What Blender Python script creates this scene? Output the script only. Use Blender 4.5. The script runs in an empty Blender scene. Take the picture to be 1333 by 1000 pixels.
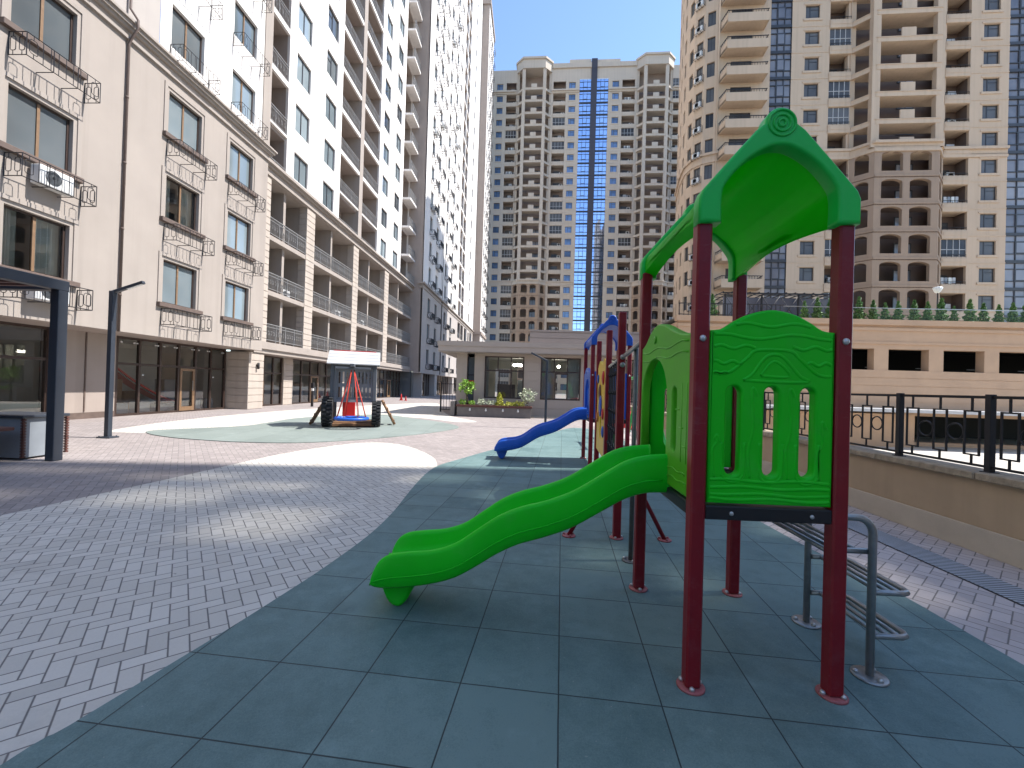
import bpy, bmesh, math, random
from mathutils import Matrix, Vector
from math import pi, sin, cos, tan, radians, atan2, sqrt, hypot
random.seed(7)
S = bpy.context.scene
C = S.collection

# ------------------------------------------------------------------ materials
def nd(nt, t, **kw):
    n = nt.nodes.new(t)
    for k, v in kw.items(): setattr(n, k, v)
    return n
def math_n(nt, op, a, b=None, c=None):
    n = nt.nodes.new('ShaderNodeMath'); n.operation = op
    for i, v in enumerate((a, b, c)):
        if v is None: continue
        if isinstance(v, (int, float)): n.inputs[i].default_value = v
        else: nt.links.new(v, n.inputs[i])
    return n.outputs[0]
def mixc(nt, f, a, b, mode='MIX'):
    n = nt.nodes.new('ShaderNodeMix'); n.data_type = 'RGBA'; n.blend_type = mode
    for i, v in ((0, f), (6, a), (7, b)):
        if isinstance(v, (int, float)): n.inputs[i].default_value = v
        elif isinstance(v, tuple): n.inputs[i].default_value = (*v[:3], 1)
        else: nt.links.new(v, n.inputs[i])
    return n.outputs[2]
def base_mat(name):
    m = bpy.data.materials.new(name); m.use_nodes = True
    nt = m.node_tree; p = nt.nodes['Principled BSDF']
    return m, nt, p
def coords(nt, kind='Object'):
    return nt.nodes.new('ShaderNodeTexCoord').outputs[kind]
def noise(nt, vec, scale, detail=4, rough=.6):
    n = nt.nodes.new('ShaderNodeTexNoise'); n.inputs['Scale'].default_value = scale
    n.inputs['Detail'].default_value = detail; n.inputs['Roughness'].default_value = rough
    nt.links.new(vec, n.inputs['Vector']); return n.outputs['Fac']
def bump(nt, p, h, strength, dist=.01):
    b = nt.nodes.new('ShaderNodeBump'); b.inputs['Strength'].default_value = strength
    b.inputs['Distance'].default_value = dist
    nt.links.new(h, b.inputs['Height']); nt.links.new(b.outputs[0], p.inputs['Normal'])
def mat(name, col, rough=.7, var=.08, scale=3, bmp=0, bscale=60, metal=0, spec=.5, coat=0, streak=False, wear=0, trans=0, tcol=None):
    m, nt, p = base_mat(name)
    v = coords(nt)
    f = noise(nt, v, scale, 6)
    f2 = math_n(nt, 'MULTIPLY_ADD', f, 2.2, -.6); 
    a = tuple(max(0, c*(1-var)) for c in col); b = tuple(min(1, c*(1+var)) for c in col)
    out = mixc(nt, f2, a, b)
    if streak:      # vertical rain streaks
        mp = nd(nt, 'ShaderNodeMapping'); mp.inputs['Scale'].default_value = (2.2, 2.2, .07)
        nt.links.new(v, mp.inputs[0])
        s = noise(nt, mp.outputs[0], 1.0, 5)
        s2 = math_n(nt, 'MULTIPLY_ADD', s, 2.4, -1.15); s2 = math_n(nt, 'MAXIMUM', s2, 0.0)
        out = mixc(nt, math_n(nt, 'MULTIPLY', s2, .5), out, tuple(c*.62 for c in col))
    if wear:        # fine scratches, dusty bloom and rubbed spots of moulded or coated play equipment
        mp = nd(nt, 'ShaderNodeMapping'); mp.inputs['Rotation'].default_value = (.5, .3, .7); mp.inputs['Scale'].default_value = (9, 90, 40)
        nt.links.new(v, mp.inputs[0])
        s = math_n(nt, 'MAXIMUM', math_n(nt, 'MULTIPLY_ADD', noise(nt, mp.outputs[0], 1.0, 3), 5.0, -3.1), 0.)
        d = math_n(nt, 'MAXIMUM', math_n(nt, 'MULTIPLY_ADD', noise(nt, v, 5.5, 8, .72), 3.2, -1.65), 0.)
        g = math_n(nt, 'MINIMUM', math_n(nt, 'ADD', math_n(nt, 'MULTIPLY', s, .5), math_n(nt, 'MULTIPLY', d, .55)), 1.)
        lt = tuple(c*.6+.16 for c in col)
        out = mixc(nt, math_n(nt, 'MULTIPLY', g, wear), out, lt)
        k = math_n(nt, 'MAXIMUM', math_n(nt, 'MULTIPLY_ADD', noise(nt, v, 2.3, 7, .7), 4., -2.35), 0.)
        out = mixc(nt, math_n(nt, 'MINIMUM', math_n(nt, 'MULTIPLY', k, wear*.8), 1.), out, tuple(c*.55+.006 for c in col))
        f = math_n(nt, 'ADD', f, math_n(nt, 'MULTIPLY', g, 1.2))
    nt.links.new(out, p.inputs['Base Color'])
    r = math_n(nt, 'MULTIPLY_ADD', f, .16, rough-.08)
    nt.links.new(r, p.inputs['Roughness'])
    p.inputs['Metallic'].default_value = metal
    p.inputs['Specular IOR Level'].default_value = spec
    p.inputs['Coat Weight'].default_value = coat
    if bmp: bump(nt, p, noise(nt, v, bscale, 3), bmp)
    if trans:       # thin moulded plastic lets some daylight through
        t = nd(nt, 'ShaderNodeBsdfTranslucent'); t.inputs[0].default_value = (*tcol, 1)
        mx = nd(nt, 'ShaderNodeMixShader'); mx.inputs[0].default_value = trans
        o = nt.nodes['Material Output']
        nt.links.new(p.outputs[0], mx.inputs[1]); nt.links.new(t.outputs[0], mx.inputs[2]); nt.links.new(mx.outputs[0], o.inputs[0])
    return m
def glass_mat(name, c0, c1, rough=.03, metal=0., spec=.5, wav=.004):
    """opaque reflecting window pane; every pane gets its own tone and a slight tilt (real panes are never coplanar)"""
    m, nt, p = base_mat(name)
    oi = nd(nt, 'ShaderNodeObjectInfo')
    v = coords(nt)
    g = nd(nt, 'ShaderNodeNewGeometry')
    q = nd(nt, 'ShaderNodeVectorMath', operation='SCALE'); q.inputs['Scale'].default_value = .35
    nt.links.new(g.outputs['Position'], q.inputs[0])
    w = noise(nt, q.outputs[0], 1.0, 2)
    f = math_n(nt, 'ADD', math_n(nt, 'MULTIPLY', oi.outputs['Random'], .7), math_n(nt, 'MULTIPLY_ADD', w, 1.2, -.45))
    f = math_n(nt, 'MINIMUM', math_n(nt, 'MAXIMUM', f, 0.), 1.)
    nt.links.new(mixc(nt, f, c0, c1), p.inputs['Base Color'])
    p.inputs['Roughness'].default_value = rough; p.inputs['Metallic'].default_value = metal
    p.inputs['Specular IOR Level'].default_value = spec
    bump(nt, p, noise(nt, v, .9, 1), .25, wav)
    return m
def clear_glass(name, tint=(.75, .8, .78), extra=.06, k=1.6):
    m = bpy.data.materials.new(name); m.use_nodes = True; nt = m.node_tree; nt.nodes.clear()
    o = nd(nt, 'ShaderNodeOutputMaterial'); mx = nd(nt, 'ShaderNodeMixShader')
    t = nd(nt, 'ShaderNodeBsdfTransparent'); t.inputs[0].default_value = (*tint, 1)
    gl = nd(nt, 'ShaderNodeBsdfGlossy'); gl.inputs['Roughness'].default_value = .02
    fr = nd(nt, 'ShaderNodeFresnel'); fr.inputs[0].default_value = 1.55
    f = math_n(nt, 'MINIMUM', math_n(nt, 'ADD', math_n(nt, 'MULTIPLY', fr.outputs[0], k), extra), 1.)
    nt.links.new(f, mx.inputs[0]); nt.links.new(t.outputs[0], mx.inputs[1]); nt.links.new(gl.outputs[0], mx.inputs[2])
    nt.links.new(mx.outputs[0], o.inputs[0]); return m

def herringbone(name, cols, rot, w=.1, joint=(.17, .155, .145)):
    """90 degree herringbone of 2:1 paving bricks, one tone per brick"""
    m, nt, p = base_mat(name)
    g = nd(nt, 'ShaderNodeNewGeometry')
    mp = nd(nt, 'ShaderNodeMapping'); mp.inputs['Rotation'].default_value = (0, 0, rot)
    mp.inputs['Scale'].default_value = (1/w, 1/w, 1/w); mp.inputs['Location'].default_value = (400.37, 400.21, 0)
    nt.links.new(g.outputs['Position'], mp.inputs[0])
    sp = nd(nt, 'ShaderNodeSeparateXYZ'); nt.links.new(mp.outputs[0], sp.inputs[0])
    x, y = sp.outputs[0], sp.outputs[1]
    ix, iy = math_n(nt, 'FLOOR', x), math_n(nt, 'FLOOR', y)
    fx, fy = math_n(nt, 'SUBTRACT', x, ix), math_n(nt, 'SUBTRACT', y, iy)
    d = math_n(nt, 'SUBTRACT', ix, iy)
    k = math_n(nt, 'FLOORED_MODULO', math_n(nt, 'ADD', d, .25), 4.)
    k = math_n(nt, 'FLOOR', k)
    def is_(n): return math_n(nt, 'COMPARE', k, float(n), .1)
    k0, k1, k2, k3 = is_(0), is_(1), is_(2), is_(3)
    big = 9.
    def edge(dist, off): return math_n(nt, 'ADD', dist, math_n(nt, 'MULTIPLY', off, big))
    el = edge(fx, k1); er = edge(math_n(nt, 'SUBTRACT', 1., fx), k0)
    eb = edge(fy, k2); et = edge(math_n(nt, 'SUBTRACT', 1., fy), k3)
    e = math_n(nt, 'MINIMUM', math_n(nt, 'MINIMUM', el, er), math_n(nt, 'MINIMUM', eb, et))
    bx = math_n(nt, 'SUBTRACT', ix, k1); by = math_n(nt, 'SUBTRACT', iy, k2)
    cb = nd(nt, 'ShaderNodeCombineXYZ'); nt.links.new(bx, cb.inputs[0]); nt.links.new(by, cb.inputs[1])
    wn = nd(nt, 'ShaderNodeTexWhiteNoise', noise_dimensions='2D'); nt.links.new(cb.outputs[0], wn.inputs['Vector'])
    big_n = noise(nt, g.outputs['Position'], .45, 4)
    fine = noise(nt, g.outputs['Position'], 90, 3)
    f = math_n(nt, 'MULTIPLY_ADD', wn.outputs['Value'], .6, .2)
    f = math_n(nt, 'ADD', f, math_n(nt, 'MULTIPLY_ADD', big_n, .9, -.45))
    f = math_n(nt, 'ADD', f, math_n(nt, 'MULTIPLY_ADD', fine, .5, -.25))
    f = math_n(nt, 'MINIMUM', math_n(nt, 'MAXIMUM', f, 0.), 1.)
    c = mixc(nt, f, cols[0], cols[1])
    odd = math_n(nt, 'GREATER_THAN', wn.outputs['Value'], .93)
    c = mixc(nt, math_n(nt, 'MULTIPLY', odd, .4), c, tuple(q*.62 for q in cols[0]))
    st = math_n(nt, 'MAXIMUM', math_n(nt, 'MULTIPLY_ADD', noise(nt, g.outputs['Position'], 1.1, 8, .68), 5., -2.85), 0.)
    c = mixc(nt, math_n(nt, 'MINIMUM', math_n(nt, 'MULTIPLY', st, .45), .55), c, tuple(q*.5 for q in cols[0]))
    gum = math_n(nt, 'GREATER_THAN', noise(nt, g.outputs['Position'], 14, 1), .80)
    c = mixc(nt, math_n(nt, 'MULTIPLY', gum, .5), c, (.09, .085, .08))
    jr = nd(nt, 'ShaderNodeMapRange'); jr.inputs[1].default_value = .02; jr.inputs[2].default_value = .06
    nt.links.new(e, jr.inputs[0])
    c = mixc(nt, jr.outputs[0], joint, c)
    nt.links.new(c, p.inputs['Base Color']); p.inputs['Roughness'].default_value = .85
    p.inputs['Specular IOR Level'].default_value = .3
    h = math_n(nt, 'ADD', jr.outputs[0], math_n(nt, 'MULTIPLY', fine, .25))
    bump(nt, p, h, .5, .006)
    return m
def rubber_tiles(name, c0, c1, rot, ox, oy, size=.5, joint=.012, jc=(.012, .016, .018)):
    m, nt, p = base_mat(name)
    g = nd(nt, 'ShaderNodeNewGeometry')
    mp = nd(nt, 'ShaderNodeMapping', vector_type='TEXTURE'); mp.inputs['Rotation'].default_value = (0, 0, rot)
    mp.inputs['Location'].default_value = (ox, oy, 0); mp.inputs['Scale'].default_value = (size, size, size)
    nt.links.new(g.outputs['Position'], mp.inputs[0])
    sp = nd(nt, 'ShaderNodeSeparateXYZ'); nt.links.new(mp.outputs[0], sp.inputs[0])
    es = []; ids = []
    wob = math_n(nt, 'MULTIPLY_ADD', noise(nt, g.outputs['Position'], 3., 2), .012, -.006)
    for o in (sp.outputs[0], sp.outputs[1]):
        o = math_n(nt, 'ADD', o, wob)
        i = math_n(nt, 'FLOOR', o); ids.append(i)
        fr = math_n(nt, 'SUBTRACT', o, i)
        es.append(math_n(nt, 'MINIMUM', fr, math_n(nt, 'SUBTRACT', 1., fr)))
    e = math_n(nt, 'MINIMUM', *es)
    cb = nd(nt, 'ShaderNodeCombineXYZ'); nt.links.new(ids[0], cb.inputs[0]); nt.links.new(ids[1], cb.inputs[1])
    wn = nd(nt, 'ShaderNodeTexWhiteNoise', noise_dimensions='2D'); nt.links.new(cb.outputs[0], wn.inputs['Vector'])
    gran = noise(nt, g.outputs['Position'], 160, 2, .7)
    mid = noise(nt, g.outputs['Position'], 6, 7, .7); big = noise(nt, g.outputs['Position'], .8, 4)
    f = math_n(nt, 'MULTIPLY_ADD', wn.outputs['Value'], .45, -.12)
    for n_, a in ((gran, 1.3), (mid, 1.6), (big, 1.5)):
        f = math_n(nt, 'ADD', f, math_n(nt, 'MULTIPLY_ADD', n_, a, -.35*a))
    f = math_n(nt, 'MINIMUM', math_n(nt, 'MAXIMUM', f, 0.), 1.)
    c = mixc(nt, f, c0, c1)
    sc = math_n(nt, 'MAXIMUM', math_n(nt, 'MULTIPLY_ADD', noise(nt, g.outputs['Position'], 2.1, 9, .74), 4.5, -2.5), 0.)
    c = mixc(nt, math_n(nt, 'MINIMUM', math_n(nt, 'MULTIPLY', sc, .45), .6), c, tuple(q*1.5+.05 for q in c1))
    st = math_n(nt, 'MAXIMUM', math_n(nt, 'MULTIPLY_ADD', noise(nt, g.outputs['Position'], 1.3, 6, .6), 6., -3.6), 0.)
    c = mixc(nt, math_n(nt, 'MINIMUM', math_n(nt, 'MULTIPLY', st, .5), .5), c, tuple(q*.6 for q in c0))
    sp2 = math_n(nt, 'GREATER_THAN', noise(nt, g.outputs['Position'], 38, 2), .745)
    c = mixc(nt, math_n(nt, 'MULTIPLY', sp2, .5), c, (.32, .33, .31))
    jr = nd(nt, 'ShaderNodeMapRange'); jr.inputs[1].default_value = joint*.45; jr.inputs[2].default_value = joint
    nt.links.new(e, jr.inputs[0])
    c = mixc(nt, jr.outputs[0], jc, c)
    nt.links.new(c, p.inputs['Base Color'])
    nt.links.new(math_n(nt, 'MULTIPLY_ADD', mid, .25, .55), p.inputs['Roughness'])
    p.inputs['Specular IOR Level'].default_value = .35
    bump(nt, p, math_n(nt, 'ADD', jr.outputs[0], math_n(nt, 'MULTIPLY', gran, .5)), .45, .005)
    return m
def grating(name, col):
    m, nt, p = base_mat(name)
    g = nd(nt, 'ShaderNodeNewGeometry'); sp = nd(nt, 'ShaderNodeSeparateXYZ'); nt.links.new(g.outputs['Position'], sp.inputs[0])
    y = math_n(nt, 'MULTIPLY', sp.outputs[1], 28.); f = math_n(nt, 'FRACT', y)
    s = math_n(nt, 'GREATER_THAN', f, .38)
    n_ = noise(nt, g.outputs['Position'], 2.5, 6)
    c = mixc(nt, n_, tuple(q*.75 for q in col), tuple(q*1.25 for q in col))
    nt.links.new(mixc(nt, s, (.05, .05, .055), c), p.inputs['Base Color']); p.inputs['Roughness'].default_value = .7
    bump(nt, p, s, .5, .01); return m
def leaf_mat(name, c0, c1):
    m, nt, p = base_mat(name)
    g = nd(nt, 'ShaderNodeNewGeometry')
    wn = nd(nt, 'ShaderNodeTexWhiteNoise', noise_dimensions='1D'); nt.links.new(g.outputs['Random Per Island'], wn.inputs['W'])
    nt.links.new(mixc(nt, wn.outputs['Value'], c0, c1), p.inputs['Base Color'])
    p.inputs['Roughness'].default_value = .6
    p.inputs['Transmission Weight'].default_value = 0
    return m

M = {}
M['stucco'] = mat('beige stucco', (.335, .29, .255), .9, .07, .6, .25, 220, streak=True)
M['stucco_dk'] = mat('taupe stucco', (.33, .275, .24), .9, .07, .8, .25, 220, streak=True)
M['stucco_w'] = mat('white stucco', (.74, .70, .66), .9, .04, .5, .2, 220, streak=True)
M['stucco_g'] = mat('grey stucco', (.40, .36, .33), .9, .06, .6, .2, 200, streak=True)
M['stone'] = mat('beige facing stone', (.43, .37, .315), .85, .08, 1.5, .2, 120, streak=True)
M['sill'] = mat('brown sill stone', (.12, .085, .07), .7, .2, 6)
M['frame_br'] = mat('bronze window frame', (.055, .035, .028), .4, .15, 8, metal=.2)
M['frame_lt'] = mat('wood tone mullion', (.20, .12, .065), .5, .15, 8)
M['frame_dk'] = mat('dark window frame', (.03, .03, .034), .45, .1, 8)
M['iron'] = mat('black wrought iron', (.022, .02, .022), .5, .2, 20, metal=.3)
M['iron_l'] = mat('wrought iron with painted sunlight', (.26, .255, .25), .5, .2, 20, metal=.3)  # iron lightened in colour to stand in for sun on the railings
M['pane_l'] = glass_mat('curtained window glass', (.07, .09, .10), (.27, .32, .34), .03, 0, .8)
M['pane_d'] = glass_mat('dark window glass', (.03, .035, .04), (.16, .18, .19), .03)
M['pane_s'] = glass_mat('tower window glass', (.02, .02, .022), (.13, .13, .13), .06, 0, .3)
M['pane_ct'] = glass_mat('window glass painted sky blue', (.04, .06, .10), (.22, .34, .55), .05, .3)  # blue base colour stands in for the reflected sky
M['pane_b'] = glass_mat('sky tinted curtain wall glass', (.46, .62, .92), (.62, .76, .98), .03, .88)  # blue in the glass colour strengthens its sky reflection
M['pane_g'] = glass_mat('grey curtain wall glass', (.09, .095, .12), (.30, .31, .34), .06, 0, .45)
M['glass'] = clear_glass('shop glass', (.88, .9, .88), .10)
M['rail_gl'] = clear_glass('railing glass', (.96, .98, .97), .0, .2)
M['crown_gl'] = clear_glass('added sun patch glass', (.2, .2, .19), .0, .5)  # added panes that dim the sun into soft ground patches
m_, nt_, p_ = base_mat('lit lamp globe'); p_.inputs['Emission Color'].default_value = (1, .93, .8, 1); p_.inputs['Emission Strength'].default_value = 14; M['lit'] = m_
M['inner'] = mat('shop interior paint', (.62, .60, .56), .9, .1, 1)
M['inner_w'] = mat('pale interior paint', (.62, .62, .56), .9, .1, 1)
M['ct_wall'] = mat('pale tower stone', (.50, .425, .345), .85, .06, .25, .1, 60, streak=True)
M['rt_wall'] = mat('tan tower stone', (.53, .40, .285), .85, .06, .3, .1, 60, streak=True)
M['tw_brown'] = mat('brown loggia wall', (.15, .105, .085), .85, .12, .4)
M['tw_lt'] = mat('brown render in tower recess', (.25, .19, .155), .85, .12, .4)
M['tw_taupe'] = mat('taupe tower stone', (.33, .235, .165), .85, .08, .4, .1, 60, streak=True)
M['tw_dark'] = mat('dark tower panel', (.045, .04, .05), .5, .1, 1)
M['podium'] = mat('tan podium stone', (.50, .335, .215), .85, .10, .5, .15, 90)
M['black'] = mat('garage shade black', (.02, .02, .02), .9, .1, 2)  # near-black colour stands in for the shade inside the garage
M['pav_clad'] = mat('taupe cladding panel', (.44, .37, .315), .75, .06, 1.2, .1, 150)
M['pav_dk'] = mat('dark grey cladding panel', (.29, .255, .235), .75, .06, 1.2, .1, 150)
M['parapet'] = mat('beige wall render', (.45, .325, .21), .85, .1, 1.5, .25, 150, streak=True)
M['plinth'] = mat('pale plinth stone', (.50, .42, .33), .8, .1, 3, .2, 90)
M['capstone'] = mat('rough cap stone', (.34, .27, .19), .9, .3, 14, .8, 45)
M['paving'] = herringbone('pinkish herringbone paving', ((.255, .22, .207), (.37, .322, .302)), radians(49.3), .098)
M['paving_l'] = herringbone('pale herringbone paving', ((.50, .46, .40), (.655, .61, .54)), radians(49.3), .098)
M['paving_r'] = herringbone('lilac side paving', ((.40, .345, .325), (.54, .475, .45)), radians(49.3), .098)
M['paving_g'] = herringbone('grey drain paving', ((.22, .215, .21), (.31, .30, .295)), radians(49.3), .098)
M['grating'] = grating('drain grating', (.36, .385, .41))
M['rubber'] = rubber_tiles('blue green rubber tiles', (.064, .120, .120), (.145, .222, .215), -.0735, -.85, 1.695, .5, .009, (.026, .036, .038))
M['rubber_t'] = rubber_tiles('teal rubber surface', (.16, .19, .17), (.23, .265, .24), .1, 0, 0, 1.0, .004, (.06, .09, .08))
M['street'] = mat('pale concrete street', (.50, .46, .40), .9, .15, .4, .2, 40)
M['soil'] = mat('far ground', (.22, .2, .17), .95, .2, .05)
M['maroon'] = mat('maroon powder coat', (.22, .007, .014), .4, .1, 6, .05, 300, spec=.4, wear=.45)
M['flange'] = mat('worn red flange', (.36, .10, .10), .5, .25, 30)
M['bolt'] = mat('zinc bolt', (.55, .55, .54), .35, .15, 60, metal=.6)
M['green'] = mat('green moulded plastic', (.007, .62, .012), .38, .06, 3, .05, 420, spec=.3, wear=.3, trans=.12, tcol=(.15, .75, .06))
M['green_r'] = mat('green moulded plastic with sky tint', (.009, .55, .07), .4, .06, 3, .05, 420, spec=.35, wear=.3)  # same green with the bluish sky light put into the colour
M['green_v'] = mat('thin green moulded canopy', (.012, .58, .006), .42, .06, 3, .05, 420, spec=.25, wear=.3, trans=.4, tcol=(.05, .88, .02))
M['green_l'] = mat('green plastic with painted daylight', (.10, .50, .02), .42, .08, 3, .05, 420, spec=.35, wear=.4, trans=.12, tcol=(.3, .75, .1))  # lighter green paints in the daylight on the side panel
M['green_s'] = mat('bright green paint', (.03, .45, .10), .4, .08, 6)
M['blue'] = mat('blue moulded plastic', (.010, .10, .50), .4, .08, 3, .06, 420, wear=.5)
M['yellow'] = mat('yellow play panel', (.72, .46, .02), .45, .06, 4)
M['red'] = mat('red plastic', (.55, .02, .02), .45, .1, 5)
M['orange'] = mat('orange plastic', (.6, .2, .02), .45, .1, 5)
M['brown'] = mat('brown plastic', (.12, .05, .03), .5, .1, 5)
M['deck'] = mat('black steel deck', (.012, .012, .014), .45, .15, 8)
M['steel'] = mat('galvanised steel tube', (.34, .34, .33), .38, .15, 25, metal=.7)
M['steel_dk'] = mat('dark steel tube', (.15, .15, .15), .45, .2, 25, metal=.6)
M['anthr'] = mat('anthracite powder coat', (.035, .042, .055), .42, .1, 5)
M['rope'] = mat('black rope', (.02, .02, .022), .9, .2, 60)
M['rope_r'] = mat('red rope', (.55, .05, .03), .8, .2, 60)
M['tyre'] = mat('black tyre rubber', (.02, .02, .021), .8, .2, 20, .3, 80)
M['wood'] = mat('stained timber', (.22, .12, .06), .7, .25, 12, .2, 60)
M['wood_dk'] = mat('dark stained timber', (.10, .035, .025), .6, .25, 12, .2, 60)
M['grey_d'] = mat('dark grey painted frame', (.075, .085, .10), .55, .08, 4)
M['white'] = mat('white painted board', (.45, .45, .445), .6, .06, 4)
M['grey_p'] = mat('grey painted panel', (.22, .24, .26), .55, .08, 4)
M['planter'] = mat('grey planter stone', (.17, .155, .145), .8, .15, 4, .2, 60)
M['lamp_w'] = mat('white lamp bowl', (.75, .75, .72), .3, .03, 4)
M['curtain'] = mat('white curtain', (.72, .73, .68), .9, .1, 2)
M['bark'] = mat('bark', (.10, .07, .05), .9, .3, 20, .4, 60)
M['leaf'] = leaf_mat('fresh green leaves', (.12, .28, .02), (.32, .50, .07))
M['leaf_con'] = leaf_mat('conifer green', (.04, .12, .03), (.16, .29, .075))
M['leaf_pale'] = leaf_mat('pale silver leaves', (.28, .34, .22), (.55, .56, .40))
M['leaf_y'] = leaf_mat('yellow green leaves', (.28, .30, .02), (.5, .48, .06))
M['ac'] = mat('white air conditioner shell', (.66, .66, .64), .5, .06, 6)

# ------------------------------------------------------------------ mesh building
class MB:
    def __init__(s): s.v = []; s.f = []; s.m = []; s.sm = []
    def quad(s, pts, mi=0, smooth=False):
        n = len(s.v); s.v += [tuple(p) for p in pts]; s.f.append(tuple(range(n, n+len(pts)))); s.m.append(mi); s.sm.append(smooth)
    def box(s, x0, x1, y0, y1, z0, z1, mi=0):
        if x0 > x1: x0, x1 = x1, x0
        if y0 > y1: y0, y1 = y1, y0
        n = len(s.v)
        s.v += [(x0,y0,z0),(x1,y0,z0),(x1,y1,z0),(x0,y1,z0),(x0,y0,z1),(x1,y0,z1),(x1,y1,z1),(x0,y1,z1)]
        for f in ((0,3,2,1),(4,5,6,7),(0,1,5,4),(1,2,6,5),(2,3,7,6),(3,0,4,7)):
            s.f.append(tuple(n+i for i in f)); s.m.append(mi); s.sm.append(False)
        return s
    def cbox(s, x0, x1, y0, y1, z0, z1, b=.008, mi=0):
        """box with chamfered edges"""
        pts = {}
        n = len(s.v); c = []
        for ax, (lo, hi) in enumerate(((x0, x1), (y0, y1), (z0, z1))): c.append((lo, hi))
        for i in (0, 1):
            for j in (0, 1):
                for k in (0, 1):
                    p = [c[0][i], c[1][j], c[2][k]]; d = [1-2*i, 1-2*j, 1-2*k]
                    for ax in range(3):
                        q = [p[t] + (0 if t == ax else d[t]*b) for t in range(3)]
                        pts[(i, j, k, ax)] = len(s.v); s.v.append(tuple(q))
        def face(ids): s.f.append(tuple(ids)); s.m.append(mi); s.sm.append(False)
        P = pts
        for i, o in ((0, 1), (1, -1)):
            face([P[(i,0,0,0)], P[(i,0,1,0)], P[(i,1,1,0)], P[(i,1,0,0)]][::o])
            face([P[(0,i,0,1)], P[(1,i,0,1)], P[(1,i,1,1)], P[(0,i,1,1)]][::o])
            face([P[(0,0,i,2)], P[(0,1,i,2)], P[(1,1,i,2)], P[(1,0,i,2)]][::o])
        for j in (0, 1):
            for k in (0, 1):
                face([P[(0,j,k,1)], P[(1,j,k,1)], P[(1,j,k,2)], P[(0,j,k,2)]][::1 if (j+k) % 2 else -1])
                face([P[(j,0,k,0)], P[(j,1,k,0)], P[(j,1,k,2)], P[(j,0,k,2)]][::1 if (j+k) % 2 == 0 else -1])
                face([P[(j,k,0,0)], P[(j,k,1,0)], P[(j,k,1,1)], P[(j,k,0,1)]][::1 if (j+k) % 2 else -1])
        for i in (0, 1):
            for j in (0, 1):
                for k in (0, 1):
                    face([P[(i,j,k,0)], P[(i,j,k,1)], P[(i,j,k,2)]][::1 if (i+j+k) % 2 == 0 else -1])
        return s
    def tube(s, path, r, n=8, mi=0, cap=True, smooth=True):
        path = [Vector(p) for p in path]
        rings = []
        t0 = (path[1]-path[0]).normalized()
        up = Vector((0, 0, 1)) if abs(t0.z) < .9 else Vector((1, 0, 0))
        nrm = (up - t0*up.dot(t0)).normalized()
        for i, p in enumerate(path):
            if i == 0: t = path[1]-path[0]
            elif i == len(path)-1: t = path[-1]-path[-2]
            else: t = (path[i+1]-p).normalized()+(p-path[i-1]).normalized()
            t = t.normalized() if t.length > 1e-9 else t0
            nrm = (nrm - t*nrm.dot(t)).normalized(); bn = t.cross(nrm)
            rr = r[i] if isinstance(r, (list, tuple)) else r
            n0 = len(s.v); rings.append(n0)
            for k in range(n):
                a = 2*pi*k/n
                s.v.append(tuple(p + nrm*cos(a)*rr + bn*sin(a)*rr))
        for a, b in zip(rings, rings[1:]):
            for k in range(n):
                s.f.append((a+k, a+(k+1) % n, b+(k+1) % n, b+k)); s.m.append(mi); s.sm.append(smooth)
        if cap:
            s.f.append(tuple(rings[0]+k for k in reversed(range(n)))); s.m.append(mi); s.sm.append(False)
            s.f.append(tuple(rings[-1]+k for k in range(n))); s.m.append(mi); s.sm.append(False)
        return s
    def lathe(s, prof, cx=0, cy=0, n=24, mi=0, axis='z', smooth=True):
        rings = []
        for r, z in prof:
            n0 = len(s.v); rings.append(n0)
            for k in range(n):
                a = 2*pi*k/n
                if axis == 'z': s.v.append((cx+r*cos(a), cy+r*sin(a), z))
                elif axis == 'x': s.v.append((z, cx+r*cos(a), cy+r*sin(a)))
                else: s.v.append((cx+r*sin(a), z, cy+r*cos(a)))
        for a, b in zip(rings, rings[1:]):
            for k in range(n):
                s.f.append((a+k, a+(k+1) % n, b+(k+1) % n, b+k)); s.m.append(mi); s.sm.append(smooth)
        for rg, rev in ((rings[0], True), (rings[-1], False)):
            ids = [rg+k for k in range(n)]
            s.f.append(tuple(reversed(ids)) if rev else tuple(ids)); s.m.append(mi); s.sm.append(False)
        return s
    def prism(s, poly, z0, z1, mi=0):
        """vertical prism over a counter clockwise xy polygon"""
        n = len(s.v); k = len(poly)
        s.v += [(x, y, z0) for x, y in poly]+[(x, y, z1) for x, y in poly]
        s.f.append(tuple(n+i for i in reversed(range(k)))); s.f.append(tuple(n+k+i for i in range(k)))
        for i in range(k): s.f.append((n+i, n+(i+1) % k, n+k+(i+1) % k, n+k+i))
        s.m += [mi]*(k+2); s.sm += [False]*(k+2)
        return s
    def add(s, o, mat4=None, mi=0):
        n = len(s.v)
        s.v += [tuple(mat4 @ Vector(p)) for p in o.v] if mat4 else o.v
        s.f += [tuple(i+n for i in f) for f in o.f]; s.m += [i+mi for i in o.m]; s.sm += o.sm
        return s
    def mesh(s, name, mats):
        me = bpy.data.meshes.new(name); me.from_pydata(s.v, [], s.f)
        for m in mats: me.materials.append(m)
        me.polygons.foreach_set('material_index', s.m); me.polygons.foreach_set('use_smooth', s.sm)
        me.update(); return me
    def build(s, name, mats, parent=None, loc=(0, 0, 0), rotz=0):
        if not isinstance(mats, (list, tuple)): mats = [mats]
        return obj(name, s.mesh(name, mats), parent, loc, rotz)
def obj(name, data, parent=None, loc=(0, 0, 0), rotz=0):
    o = bpy.data.objects.new(name, data); C.objects.link(o)
    o.location = loc; o.rotation_euler = (0, 0, rotz)
    if parent: o.parent = parent
    return o
def tag(o, label, cat, group=None):
    o['label'] = label; o['category'] = cat
    if group: o['group'] = group
    return o
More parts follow.
